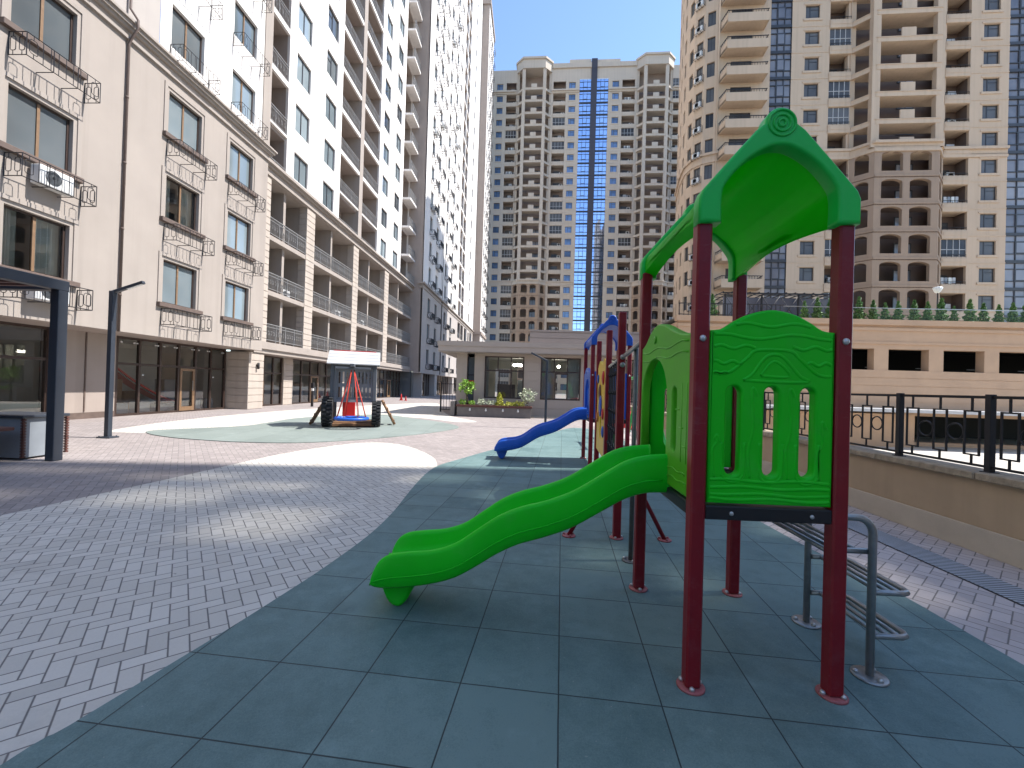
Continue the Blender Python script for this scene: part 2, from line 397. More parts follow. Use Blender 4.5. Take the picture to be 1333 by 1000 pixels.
def thing(name, label, cat, loc=(0, 0, 0), rotz=0, group=None):
    return tag(obj(name, None, None, loc, rotz), label, cat, group)
def struct(name, mb, m, kind='structure'):
    o = mb.build(name, m); o['kind'] = kind; return o
def builds(name, mats, parent, mbs):
    for m in mbs: m.build(name, mats, parent)
def dup(root, loc, rotz=None, label=None):
    r = root.copy(); C.objects.link(r); r.location = loc
    if rotz is not None: r.rotation_euler = (0, 0, rotz)
    if label: r['label'] = label
    for ch in root.children:
        c = ch.copy(); C.objects.link(c); c.parent = r
        for g in ch.children:
            d = g.copy(); C.objects.link(d); d.parent = c
    return r
def filled(outlines, half, bev=.008, res=2):
    """2D outlines (first outer, then holes) -> thick rounded plate in xy, thickness along z; returned as an MB"""
    cu = bpy.data.curves.new('tmp', 'CURVE'); cu.dimensions = '2D'; cu.fill_mode = 'BOTH'
    cu.extrude = half-bev; cu.bevel_depth = bev; cu.bevel_resolution = res; cu.offset = -bev
    for pts in outlines:
        sp = cu.splines.new('POLY'); sp.points.add(len(pts)-1); sp.use_cyclic_u = True
        for q, p in zip(sp.points, pts): q.co = (p[0], p[1], 0, 1)
    o = bpy.data.objects.new('tmp', cu); C.objects.link(o)
    dg = bpy.context.evaluated_depsgraph_get(); dg.update()
    me = o.evaluated_get(dg).to_mesh()
    mb = MB(); mb.v = [tuple(v.co) for v in me.vertices]
    mb.f = [tuple(p.vertices) for p in me.polygons]; mb.m = [0]*len(mb.f)
    mb.sm = [abs(p.normal.z) < .98 for p in me.polygons]
    o.evaluated_get(dg).to_mesh_clear(); bpy.data.objects.remove(o); bpy.data.curves.remove(cu)
    return mb
XZ = lambda y: Matrix(((1,0,0,0),(0,0,1,y),(0,1,0,0),(0,0,0,1)))      # plate xy -> world x,z at depth y
YZ = lambda x: Matrix(((0,0,1,x),(1,0,0,0),(0,1,0,0),(0,0,0,1)))      # plate xy -> world y,z at x
def spline(pts, n=8):
    """Catmull-Rom through points"""
    P = [pts[0]]+list(pts)+[pts[-1]]; out = []
    for i in range(1, len(P)-2):
        for k in range(n):
            t = k/n; a, b, c, d = P[i-1], P[i], P[i+1], P[i+2]
            out.append(tuple(.5*(2*b[j]+(c[j]-a[j])*t+(2*a[j]-5*b[j]+4*c[j]-d[j])*t*t+(3*b[j]-a[j]-3*c[j]+d[j])*t**3) for j in range(len(b))))
    out.append(tuple(pts[-1])); return out
def slot(cx, z0, z1, w, n=8):
    r = w/2
    return [(cx+r*cos(a), z1-r+r*sin(a)) for a in [pi*k/n for k in range(n+1)]]+[(cx+r*cos(a), z0+r+r*sin(a)) for a in [pi+pi*k/n for k in range(n+1)]]
def leaves(mb, n, sample, size, mi=0, flat=.0):
    for _ in range(n):
        c = Vector(sample()); s = size*random.uniform(.6, 1.35)
        d = Vector((random.gauss(0, 1), random.gauss(0, 1), random.gauss(0, 1))).normalized()
        e = d.cross(Vector((random.gauss(0, 1), random.gauss(0, 1), random.gauss(0, 1)))).normalized()
        mb.quad([c-d*s, c+e*s*.45, c+d*s, c-e*s*.45], mi)

# ------------------------------------------------------------------ buildings: local x runs along the facade, -y points out of it
def wall(mb, u0, u1, z0, z1, holes, y=0., depth=.18, mi=0, mr=None):
    us = sorted({u0, u1, *[min(max(h[i], u0), u1) for h in holes for i in (0, 1)]})
    zs = sorted({z0, z1, *[min(max(h[i], z0), z1) for h in holes for i in (2, 3)]})
    for zi in range(len(zs)-1):
        za, zb = zs[zi], zs[zi+1]; zc = (za+zb)/2; run = None
        row = [h for h in holes if h[2] < zc < h[3]]
        for ui in range(len(us)-1):
            uc = (us[ui]+us[ui+1])/2
            solid = not any(h[0] < uc < h[1] for h in row)
            if solid and run is None: run = us[ui]
            if (not solid or ui == len(us)-2) and run is not None:
                e = us[ui+1] if solid else us[ui]
                mb.quad([(run, y, za), (e, y, za), (e, y, zb), (run, y, zb)], mi); run = None
    mr = mi if mr is None else mr
    for a, b, c, d in [h[:4] for h in holes]:
        dd = depth
        mb.quad([(a, y, c), (a, y, d), (a, y+dd, d), (a, y+dd, c)], mr)
        mb.quad([(b, y, d), (b, y, c), (b, y+dd, c), (b, y+dd, d)], mr)
        mb.quad([(a, y, d), (b, y, d), (b, y+dd, d), (a, y+dd, d)], mr)
        mb.quad([(b, y, c), (a, y, c), (a, y+dd, c), (b, y+dd, c)], mr)
def rust(mb, u0, u1, y0, y1, z0, z1, step=.42, gap=.03, inset=.025, mi=0):
    mb.box(u0+inset, u1-inset, y0+inset, y1, z0, z1, mi)
    z = z0
    while z < z1-.05:
        e = min(z+step, z1); mb.cbox(u0, u1, y0, y1-.001, z+gap/2, e-gap/2, .008, mi); z += step
PROTO = {}
def window_proto(key, w, h, frame, pane, t=.055, mull=(.5,), trans=(), mm=None, split=True, y=.12):
    """frame with mullions around x=0, sill at z=0, plus its glass"""
    if key in PROTO: return key
    f = MB(); a = w/2
    f.box(-a, -a+t, y-.03, y+.04, 0, h); f.box(a-t, a, y-.03, y+.04, 0, h)
    f.box(-a+t, a-t, y-.03, y+.04, 0, t); f.box(-a+t, a-t, y-.03, y+.04, h-t, h)
    for q in mull: f.box(-a+w*q-t*.6, -a+w*q+t*.6, y-.035, y+.035, t, h-t, 1 if mm else 0)
    for (q0, q1, zq) in trans: f.box(-a+w*q0+t*.5, -a+w*q1-t*.5, y-.028, y+.03, h*zq-t*.5, h*zq+t*.5)
    p = MB(); p.quad([(-a+t*.5, y, t*.5), (a-t*.5, y, t*.5), (a-t*.5, y, h-t*.5), (-a+t*.5, y, h-t*.5)])
    fm = [M[frame]]+([M[mm]] if mm else [])
    if split: PROTO[key] = [('window', f, fm), ('pane', p, [M[pane]])]
    else:
        f.add(p, None, len(fm)); PROTO[key] = [('window', f, fm+[M[pane]])]
    return key
def proto(key, mb, mats): PROTO[key] = [(key, mb, mats)]; return key
MESH = {}
class Bld:
    def __init__(s, name, label, cat, loc, rotz):
        s.e = thing(name, label, cat, loc, rotz); s.pl = {}; s.mw = Matrix.Translation(loc) @ Matrix.Rotation(rotz, 4, 'Z')
    def place(s, part, key, loc, rotz=0, rank=0): s.pl.setdefault(part, []).append((key, loc, rotz, rank))
    def finish(s, limit=100):
        for part, L in s.pl.items():
            L.sort(key=lambda t: (t[3], (s.mw @ Vector(t[1])-Vector((0, 0, 1.55))).length))
            for i, (key, loc, rz, _) in enumerate(L):
                pr = PROTO[key]
                if i < limit:
                    par = s.e
                    for j, (nm, mb, mats) in enumerate(pr):
                        if (key, j) not in MESH: MESH[(key, j)] = mb.mesh(nm, mats)
                        o = obj(part if j == 0 else nm, MESH[(key, j)], par, loc if j == 0 else (0, 0, 0), rz if j == 0 else 0)
                        if j == 0: par = o
            rest = L[limit:]
            if rest:
                big = MB(); mats = []
                for key, loc, rz, _ in rest:
                    T = Matrix.Translation(loc) @ Matrix.Rotation(rz, 4, 'Z')
                    for nm, mb, mm in PROTO[key]:
                        n = len(big.v); big.v += [tuple(T @ Vector(p)) for p in mb.v]
                        big.f += [tuple(i+n for i in f) for f in mb.f]; big.sm += mb.sm
                        idx = []
                        for m in mm:
                            if m not in mats: mats.append(m)
                            idx.append(mats.index(m))
                        big.m += [idx[i] for i in mb.m]
                o = big.build(part, mats, s.e); o['kind'] = 'stuff'
def basket(key, w, d, h, m='iron', r=.014, lod=False):
    mb = MB(); a = w/2
    b = lambda p, q, rr=r: mb.tube([p, q], rr, 4, smooth=False)
    for z in (0, h):
        b((-a, -d, z), (a, -d, z)); b((-a, 0, z), (-a, -d, z)); b((a, 0, z), (a, -d, z))
    for x in (-a, a): b((x, -d, 0), (x, -d, h)); b((x, -.01, 0), (x, -.01, h))
    for x in (-a*.33, a*.33): b((x, -d, 0), (x, -d, h)); b((x, 0, 0), (x, -d, 0))
    if not lod:
        for k in range(7): b((-a*.6+a*.2*k, -d, 0), (-a*.6+a*.2*k, -d, h), r*.75)
        for sgn in (0, 1):
            n = 6 if sgn == 0 else 2
            for k in range(n):
                if sgn == 0 and 0 < k < n-1: continue
                L_ = w/n if sgn == 0 else d/n
                c = -a+(k+.5)*w/n if sgn == 0 else -(k+.5)*d/n
                hw = L_*.3
                pts = [(-hw, .25), (-hw*.6, .2), (hw*.6, .2), (hw, .25), (hw, .72), (hw*.6, .8), (-hw*.6, .8), (-hw, .72)]
                for sx in ((1,) if sgn == 0 else (-a, a)):
                    P = [((c+q, -d, h*t) if sgn == 0 else (sx, c+q, h*t)) for q, t in pts]
                    for i in range(8): b(P[i], P[(i+1) % 8], r*.7)
                    b((P[0][0], P[0][1], h*.5) if 0 else ((c, -d, 0) if sgn == 0 else (sx, c, 0)), ((c, -d, h*.2) if sgn == 0 else (sx, c, h*.2)), r*.7)
                    b(((c, -d, h*.8) if sgn == 0 else (sx, c, h*.8)), ((c, -d, h) if sgn == 0 else (sx, c, h)), r*.7)
    return proto(key, mb, [M[m]])
def railing(key, w, h=1.05, m='iron', step=.13, deco=True, toprail=.022):
    mb = MB(); a = w/2
    mb.box(-a, a, -.025, .025, h-.04, h); mb.box(-a, a, -.015, .015, .10, .13); mb.box(-a, a, -.012, .012, h-.19, h-.165)
    n = max(2, int(w/step))
    for i in range(n+1):
        x = -a+w*i/n
        t = .02 if i % 8 == 0 else .009
        mb.box(x-t, x+t, -t, t, 0 if i % 8 == 0 else .13, h-.04)
    if deco:
        for i in range(0, n, 2):
            x = -a+w*(i+.5)/n; q = w/n*.42
            P = [(x+q*cos(k*pi/4), 0, h*.5+q*2.2*sin(k*pi/4)) for k in range(8)]
            for k in range(8): mb.tube([P[k], P[(k+1) % 8]], .007, 4, smooth=False)
    return proto(key, mb, [M[m]])

# ================================================================= setting: ground sheets
def sheet(name, poly, z, m, thick=None):
    mb = MB()
    if thick is None: mb.quad([(x, y, z) for x, y in poly])
    else: mb.prism(poly, z-thick, z)
    return struct(name, mb, m)
sheet('ground', [(-1500, -1500), (1500, -1500), (1500, 2500), (-1500, 2500)], -2.6, M['soil'])
sheet('lower_street', [(4.9, -30), (95, -30), (95, 60), (4.9, 60)], -2.3, M['street'])
mb = MB(); mb.prism([(-60, -25), (4.74, -25), (4.74, 22.3), (9, 22.3), (9, 106), (-60, 106)], -2.59, 0); struct('plaza_paving', mb, M['paving'])
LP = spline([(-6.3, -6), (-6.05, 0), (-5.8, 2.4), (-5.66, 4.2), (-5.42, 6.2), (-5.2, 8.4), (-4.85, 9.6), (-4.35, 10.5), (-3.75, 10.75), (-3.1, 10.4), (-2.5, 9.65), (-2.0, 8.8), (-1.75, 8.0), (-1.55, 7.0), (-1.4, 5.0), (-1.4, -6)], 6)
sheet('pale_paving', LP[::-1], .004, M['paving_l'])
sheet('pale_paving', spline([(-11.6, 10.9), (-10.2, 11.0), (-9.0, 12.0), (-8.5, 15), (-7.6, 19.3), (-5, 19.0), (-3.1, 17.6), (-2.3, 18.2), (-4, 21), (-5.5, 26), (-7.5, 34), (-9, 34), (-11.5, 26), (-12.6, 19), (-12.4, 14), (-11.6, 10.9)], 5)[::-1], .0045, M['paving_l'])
RB = [(-2.35, -3), (-2.15, 0), (-2.02, 1.5), (-1.96, 1.75), (-1.87, 2.17), (-1.80, 2.5), (-1.72, 2.95), (-1.65, 3.4), (-1.58, 4.15), (-1.59, 4.91), (-1.65, 5.6), (-1.72, 6.47), (-1.75, 7.3), (-1.69, 7.95), (-1.44, 8.65), (-1.05, 9.7), (-.5, 11), (.05, 12.3), (.7, 14.2), (1.35, 16.0), (1.9, 16.6), (2.6, 15.8), (2.9, 13.5), (2.75, 10), (2.72, 7), (2.8, 5.27), (2.84, 4.4), (2.93, 3.46), (2.92, 2.85), (2.88, 1), (2.85, -3)]
sheet('rubber_safety_surface', [p for p in spline(RB, 4)][::-1], .022, M['rubber'], .021)
TB = spline([(-7.28, 9.93), (-5.84, 10.12), (-4.68, 11.0), (-3.5, 12.6), (-2.72, 14.4), (-2.66, 15.6), (-3.6, 17.1), (-5.2, 18.6), (-7.1, 20.2), (-8.6, 18.9), (-9.5, 16.9), (-9.35, 14.6), (-9.4, 13.2), (-10.6, 11.6), (-10.3, 10.9), (-8.97, 10.25), (-7.28, 9.93)], 6)
sheet('teal_rubber_surface', TB, .018, M['rubber_t'], .017)
sheet('side_paving', [(2.7, -6), (4.6, -6), (4.6, 22), (2.7, 22)], .002, M['paving_r'])
sheet('drain_strip', [(3.8, -4), (4.12, -4), (4.12, 20), (3.8, 20)], .004, M['grating'])
sheet('drain_slot', [(3.775, -4), (3.8, -4), (3.8, 20), (3.775, 20)], .005, M['iron'])
sheet('pavilion_apron', [(-4.1, 21.3), (4.7, 21.3), (4.7, 22.4), (-4.1, 22.4)], .03, M['plinth'], .029)

# ================================================================= left building, near block (facade plane X=-13.8)
def shopfront(b, u0, u1, z1, y, n, door=None, z0=.0, key='', depth=3.4, inner='inner', t=.09, tz=.66):
    """glazed front with bronze posts, transom, panes of real glass and a room behind"""
    w = (u1-u0)/n
    fr = MB()
    fr.box(u0, u1, y-.05, y+.05, z1-t, z1); fr.box(u0, u1, y-.05, y+.05, z0, z0+t)
    for i in range(n+1):
        u = u0+w*i; fr.box(u-t/2, u+t/2, y-.055, y+.055, z0+.001, z1-.001)
    zt = z0+(z1-z0)*tz
    for i in range(n): fr.box(u0+w*i+t/2, u0+w*(i+1)-t/2, y-.045, y+.045, zt-t/2, zt+t/2)
    f = fr.build('shop_front', M['frame_br'], b.e)
    gl = MB(); gl.quad([(u0, y, z0+.02), (u1, y, z0+.02), (u1, y, z1-.02), (u0, y, z1-.02)])
    gl.build('shop_glass', M['glass'], f)
    if door is not None:
        d = MB(); a, e = u0+w*door+.06, u0+w*(door+1)-.06
        d.box(a, a+.11, y-.075, y-.02, z0+.06, zt-.06); d.box(e-.11, e, y-.075, y-.02, z0+.06, zt-.06)
        d.box(a+.11, e-.11, y-.075, y-.02, zt-.17, zt-.06); d.box(a+.11, e-.11, y-.075, y-.02, z0+.06, z0+.24)
        dd = d.build('door', M['frame_lt'], b.e)
        h = MB(); h.tube([(e-.16, y-.1, z0+.95), (e-.16, y-.12, z0+1.0), (e-.16, y-.12, z0+1.35), (e-.16, y-.1, z0+1.4)], .014, 6); h.build('handle', M['steel'], dd)
    r = MB(); e = depth
    r.quad([(u0, y+e, z0), (u1, y+e, z0), (u1, y+e, z1), (u0, y+e, z1)])
    r.quad([(u0, y+.06, z0), (u0, y+e, z0), (u0, y+e, z1), (u0, y+.06, z1)]); r.quad([(u1, y+.06, z0), (u1, y+.06, z1), (u1, y+e, z1), (u1, y+e, z0)])
    r.quad([(u0, y+.06, z0+.05), (u1, y+.06, z0+.05), (u1, y+e, z0+.05), (u0, y+e, z0+.05)]); r.quad([(u0, y+.06, z1), (u0, y+e, z1), (u1, y+e, z1), (u1, y+.06, z1)])
    r.build('shop_interior', M[inner], b.e)
    c = MB(); k = 0                                       # counters, boxes and posters seen dimly through the glass
    rr = random.Random(int(u0*10))
    u = u0+.5
    while u < u1-.8:
        ww = rr.uniform(.5, 1.1); hh = rr.uniform(.4, 1.5); yy = y+rr.uniform(.9, e-.9)
        c.cbox(u, u+ww, yy, yy+.5, z0+.06, z0+hh, .02, rr.choice((0, 0, 1, 2))); u += ww+rr.uniform(.4, 1.3)
    c.build('shop_fittings', [M['white'], M['wood'], M['grey_p']], b.e)
L1 = Bld('apartment_building', 'nearest beige apartment block with iron window baskets and dark shop fronts below, left edge', 'building', (-13.8, 0, 0), pi/2)
wkey = window_proto('w1', 1.56, 1.62, 'frame_br', 'pane_l', .06, (.5,), (), 'frame_lt', y=.16)
wkey_d = window_proto('w1d', 1.56, 1.62, 'frame_br', 'pane_d', .06, (.5,), (), 'frame_lt', y=.16)
wcol = [3.9, 7.4, 11.05, 15.8, 18.98]
zs_lo = [4.31, 7.46, 10.61]; zs_hi = [13.9, 17.05, 20.2, 23.35, 26.5]
H = [(c-.78, c+.78, z, z+1.62) for c in wcol for z in zs_lo]
mb = MB(); wall(mb, -12, 20.9, 3.02, 12.75, H, 0, .24)
mb.quad([(20.9, 0, 3.02), (20.9, 6, 3.02), (20.9, 6, 34), (20.9, 0, 34)])
mb.build('wall', M['stucco'], L1.e)
so = MB(); so.quad([(-12, 0, 3.02), (-12, 1.72, 3.02), (20.9, 1.72, 3.02), (20.9, 0, 3.02)]); so.build('soffit', M['stucco_dk'], L1.e)
H2 = [(c-.78, c+.78, z, z+1.62) for c in wcol for z in zs_hi]
mb = MB(); wall(mb, -12, 14.55, 13.36, 34, [h for h in H2 if h[0] < 14], .02, .24); mb.build('upper_wall_grey', M['stucco_g'], L1.e)
mb = MB(); wall(mb, 14.55, 20.3, 13.36, 34, [h for h in H2 if h[0] > 14], .0, .24); mb.build('upper_wall', M['stucco_w'], L1.e)
mb = MB(); mb.box(20.3, 20.89, -.05, .3, 13.36, 34); mb.build('corner_pilaster', M['stucco'], L1.e)
mb = MB()
for z0, z1, d in ((12.75, 12.86, .10), (12.86, 13.06, .03), (13.06, 13.16, .14), (13.16, 13.28, .22), (13.28, 13.36, .30)): mb.box(-12, 20.9+d, -d, .3, z0, z1)
mb.build('cornice', M['stucco'], L1.e)
surr = MB()                                               # raised plaster surround
for x0, x1, z0, z1 in ((-1.0, -.88, -.05, 1.86), (.88, 1.0, -.05, 1.86), (-.88, .88, 1.74, 1.86)): surr.box(x0, x1, -.035, .01, z0, z1)
proto('window_surround', surr, [M['stucco']])
sl = MB(); sl.cbox(-1.02, 1.02, -.14, .2, -.17, -.012, .01); proto('window_sill', sl, [M['sill']])
basket('balcony_basket', 1.86, .5, .60)
rnd = random.Random(3)
ACB = MB(); ACB.cbox(-.42, .42, -.40, -.1, .04, .56, .02)
for k in range(5): ACB.lathe([(.05+.035*k, -.405), (.05+.035*k, -.41), (.06+.035*k, -.41), (.06+.035*k, -.405)], -.1, .3, 20, 1, 'y')
proto('air_conditioner', ACB, [M['ac'], M['grey_p']])
wkey_c = window_proto('w1c', 1.56, 1.62, 'frame_br', 'glass', .06, (.5,), (), 'frame_lt', y=.16)
for ci, c in enumerate(wcol):
    for z in zs_lo+zs_hi:
        dk = ci == 2 and z < 12 and z > 6 or rnd.random() < .12
        L1.place('window', wkey_c if (ci == 2 and z < 5) or (ci == 3 and 5 < z < 9) else wkey_d if dk else wkey, (c, 0, z))
        if z < 12: L1.place('window_surround', 'window_surround', (c, 0, z)); L1.place('window_sill', 'window_sill', (c, 0, z))
        L1.place('balcony_basket', 'balcony_basket', (c+.12, 0, z-.83 if z < 12 else z-.55))
for c, z in ((11.05, 4.31), (15.8, 7.46)):
    r = MB(); x0_, x1_, y0_, y1_, z0_, z1_ = c-1.4, c+1.4, .25, 3.6, z-.6, z+1.9
    r.quad([(x0_, y1_, z0_), (x1_, y1_, z0_), (x1_, y1_, z1_), (x0_, y1_, z1_)]); r.quad([(x0_, y0_, z1_), (x0_, y1_, z1_), (x1_, y1_, z1_), (x1_, y0_, z1_)]); r.quad([(x0_, y0_, z0_), (x1_, y0_, z0_), (x1_, y1_, z0_), (x0_, y1_, z0_)])
    r.quad([(x0_, y0_, z0_), (x0_, y1_, z0_), (x0_, y1_, z1_), (x0_, y0_, z1_)]); r.quad([(x1_, y0_, z0_), (x1_, y0_, z1_), (x1_, y1_, z1_), (x1_, y1_, z0_)]); r.build('room', M['inner'], L1.e)
    for u0_, u1_ in ((c-.76, c-.28), (c+.12, c+.74)):
        q = MB(); P = [(u0_+(u1_-u0_)*k/22, .34+.045*sin(k*1.9)) for k in range(23)]
        for (xa, ya), (xb, yb) in zip(P, P[1:]): q.quad([(xa, ya, z-.1), (xb, yb, z-.1), (xb, yb, z+1.7), (xa, ya, z+1.7)], 0, True)
        q.build('curtain', M['curtain'], L1.e)
for z in (4.31, 7.46): L1.place('air_conditioner', 'air_conditioner', (11.17, .03, z-.80))
mb = MB(); mb.tube([(13.35, -.07, 3.0), (13.35, -.07, 12.6), (13.35, -.16, 12.8), (13.35, -.36, 13.1), (13.35, -.36, 13.4), (13.35, -.08, 13.8), (13.35, -.08, 34)], .038, 8)
for z in (4.2, 6.4, 8.6, 10.8): mb.tube([(13.35, -.07, z), (13.35, -.07, z+.06)], .048, 8)
mb.build('downpipe', M['sill'], L1.e)
shopfront(L1, 4.5, 12.75, 3.02, 1.7, 6, 3); shopfront(L1, -4, 4.4, 3.02, 1.7, 6, None)
shopfront(L1, 15.0, 20.55, 3.02, 1.7, 6, 3)
mb = MB(); mb.box(12.8, 14.95, 1.64, 1.9, 0, 3.02, 0); mb.box(13.86, 13.90, 1.61, 1.66, .25, 3.0, 1); mb.box(12.8, 14.95, 1.62, 1.66, 0, .22, 1)
mb.box(12.74, 12.82, 1.6, 1.9, 0, 3.02, 1); mb.build('shop_pier', [M['stucco_dk'], M['sill']], L1.e)
sk = MB(); w_ = random.Random(9)
for k in range(6):
    u = 15.0+.925*k
    for du, zz in ((.62, 2.78), (.74, 2.78), (.1, 1.55 if k % 2 else 2.78)): sk.quad([(u+du, 1.645, zz), (u+du+.09, 1.645, zz), (u+du+.09, 1.645, zz+.06), (u+du, 1.645, zz+.06)])
for u in (8.9, 9.05, 11.2): sk.quad([(u, 1.645, 1.9), (u+.1, 1.645, 1.9), (u+.1, 1.645, 1.97), (u, 1.645, 1.97)])
sk.build('stickers', M['white'], L1.e)
for k, (u, h) in enumerate(((15.3, .45), (16.25, .5), (17.1, .36), (18.9, .5), (19.7, .55))):
    q = MB(); q.cbox(u, u+.55, 1.95, 2.4, .06, h, .05); q.build('parcel', M['white' if k % 2 else 'grey_p'], L1.e)
L1.finish()
t = thing('red_slide', 'red slide shape behind the nearest shop windows', 'slide', (-16.7, 17.2, .05))  # red slide shape set in the shop room behind the glass
q = MB(); P = spline([(-2.0, 1.95), (-1.5, 1.85), (-.6, 1.25), (.4, .7), (1.3, .32), (1.9, .25)], 5)
for s in (-.24, .24): q.tube([(s, y, z+.12) for y, z in P], .05, 6)
for (ya, za), (yb, zb) in zip(P, P[1:]): q.quad([(-.24, ya, za), (.24, ya, za), (.24, yb, zb), (-.24, yb, zb)])
q.build('chute', M['red'], t); q = MB(); q.tube([(-.2, -1.9, 0), (-.2, -1.9, 1.9)], .04, 6); q.tube([(.2, -1.9, 0), (.2, -1.9, 1.9)], .04, 6)
for k in range(5): q.tube([(-.2, -1.9, .3+.32*k), (.2, -1.9, .3+.32*k)], .02, 5)
q.build('ladder', M['steel'], t)

# ================================================================= left building, loggia block (lower facade plane X=-14.3)
L2 = Bld('apartment_building', 'white apartment block with rows of railed loggias above a stone base with shops', 'building', (-14.3, 0, 0), pi/2)
bays = [(22.0, 25.65), (26.63, 32.56), (33.55, 39.66), (40.8, 48.9)]
fl = [(3.6, 6.15), (6.4, 9.15), (9.4, 12.4)]
for a, b_ in ((20.95, 22.0), (25.65, 26.63), (32.56, 33.55), (39.66, 40.8)):
    mb = MB(); rust(mb, a, b_, 0, .5, 3.4, 12.45, .36); mb.build('pilaster', M['stone'], L2.e)
mb = MB(); mb.box(20.95, 49, 0.04, .9, 12.4, 12.52)
for z0, z1, d in ((2.95, 3.18, .05), (3.18, 3.26, .16), (3.26, 3.58, .02)): mb.box(20.95, 49, -d, 1.2, z0, z1)
for z in (6.15, 9.15): mb.box(21.99, 49, .03, 1.7, z, z+.249)
for z0, z1, d in ((12.45, 12.6, .08), (12.6, 12.85, .02), (12.85, 12.97, .18), (12.97, 13.13, .34)): mb.box(20.6, 49, -d, .9, z0, z1)
mb.build('cornice', M['stucco'], L2.e)
mb = MB(); mb.box(20.95, 49, 1.7, 2.0, 3.3, 12.45); mb.box(20.95, 49, .9, 2.0, 12.4, 12.52)
for a, b_ in bays:
    mb.box((a+b_)/2-.11, (a+b_)/2+.11, .35, 1.699, 3.58, 12.44)
for a in (21.5, 26.1, 33.0, 40.2): mb.box(a-.35, a+.35, .5, 1.699, 3.58, 12.44)
mb.build('loggia_wall', M['stucco'], L2.e)
ld = window_proto('lw', 1.5, 2.1, 'frame_br', 'pane_d', .07, (.5,), ((0, .5, .55),), None, y=-.03)
for a, b_ in bays:
    w = b_-a
    k = railing('rl%.2f' % w, w-.04, 1.0, 'iron_l', .11)
    for zi, (z0, z1) in enumerate(fl):
        L2.place('railing', k, ((a+b_)/2, .07, z0))
        for cu in ((a+b_)/2-w*.26, (a+b_)/2+w*.24): L2.place('window', ld, (cu, 1.7, z0+.02))
acf = MB(); acf.add(ACB, Matrix.Translation((0, 0, 0))); PROTO['acf'] = [('air_conditioner', acf, [M['ac'], M['grey_p']])]
for u, z in ((24.6, 6.4), (31.4, 6.4), (36.0, 6.4), (37.9, 3.6), (47.2, 9.4)): L2.place('air_conditioner', 'acf', (u, .95, z))
# upper storeys, set back behind the cornice
yu = .7
zn = [12.95+3.18*k for k in range(1, 15)]; ztop = 60
z_all = [13.13]+zn
logs = [(22.2, 24.4), (31.3, 34.8), (35.45, 39.2), (46.4, 48.96)]
wA = window_proto('w2', 1.62, 1.68, 'frame_dk', 'pane_l', .06, (.5,), (), None, y=.14)
wA2 = window_proto('w2d', 1.62, 1.68, 'frame_dk', 'pane_d', .06, (.5,), ((0, .5, .7),), None, y=.14)
wu = [26.0, 29.6, 40.9, 44.5]
H = [(c-.81, c+.81, z+.9, z+2.58) for c in wu for z in z_all]+[(a, b_, z+.02, z+2.9) for a, b_ in logs for z in z_all]
mb = MB(); wall(mb, 20.95, 49, 13.1, ztop, H, yu, .16); mb.build('upper_wall', M['stucco_w'], L2.e)
for q in ((34.78, 35.47, yu-.03, yu+1.3), (20.95, 22.2, yu-.04, yu+.12)): mb = MB(); mb.box(*q, 13.13, ztop); mb.build('upper_pilaster', M['stucco'], L2.e)
mb = MB()
for a, b_ in logs:
    mb.quad([(a, yu+1.5, 13.1), (b_, yu+1.5, 13.1), (b_, yu+1.5, ztop), (a, yu+1.5, ztop)])
    for u in (a, b_): mb.quad([(u, yu+.16, 13.1), (u, yu+1.5, 13.1), (u, yu+1.5, ztop), (u, yu+.16, ztop)])
    for z in zn: mb.box(a+.002, b_-.002, yu+.161, yu+1.499, z-.28, z+.02)
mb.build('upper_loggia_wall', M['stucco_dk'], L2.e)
for z in zn: mb = MB(); mb.box(46.42, 48.95, yu-.9, yu+.16, z-.22, z+.0); mb.build('balcony_slab', M['stucco_w'], L2.e)
rnd = random.Random(5)
for z in z_all:
    for c in wu: L2.place('window', wA2 if rnd.random() < .3 else wA, (c, yu, z+.9))
    for i, (a, b_) in enumerate(logs):
        k = railing('ru%.2f' % (b_-a), b_-a-.04, 1.0, 'iron_l', .13)
        L2.place('railing', k, ((a+b_)/2, yu+(.05 if i < 3 else -.85), z+.0), 0, i == 0)
        L2.place('window', ld, ((a+b_)/2, yu+1.49, z+.05), 0, 1)
# retail level
for a, b_, n, dr in ((21.95, 25.4, 4, 1), (26.5, 33.4, 6, 2), (34.4, 40.6, 6, 2), (41.4, 48.9, 7, 3)): shopfront(L2, a, b_, 2.95, 1.2, n, dr, inner='inner')
for a, b_, y0, y1 in ((20.7, 21.9, .02, 1.6), (25.45, 26.45, 1.05, 1.7), (33.45, 34.35, 1.05, 1.7), (40.65, 41.35, 1.05, 1.7)):
    mb = MB(); rust(mb, a, b_, y0, y1, 0, 2.94, .36); mb.build('shop_pier', M['stone'], L2.e)
for u, yy in ((21.3, -.08),):
    q = MB(); q.lathe([(.02, 2.42), (.06, 2.4), (.06, 2.1), (.02, 2.08)], u, yy, 12); q.box(u-.02, u+.02, yy, yy+.1, 2.2, 2.3); q.build('wall_lamp', M['iron'], L2.e)
for u, z0, z1, m in ((23.6, .9, 2.2, 'yellow'), (24.3, 1.1, 2.3, 'yellow'), (22.9, .9, 1.7, 'red')):
    q = MB(); q.box(u, u+.6, 2.0, 2.05, z0, z1); q.build('poster', M[m], L2.e)
L2.finish()

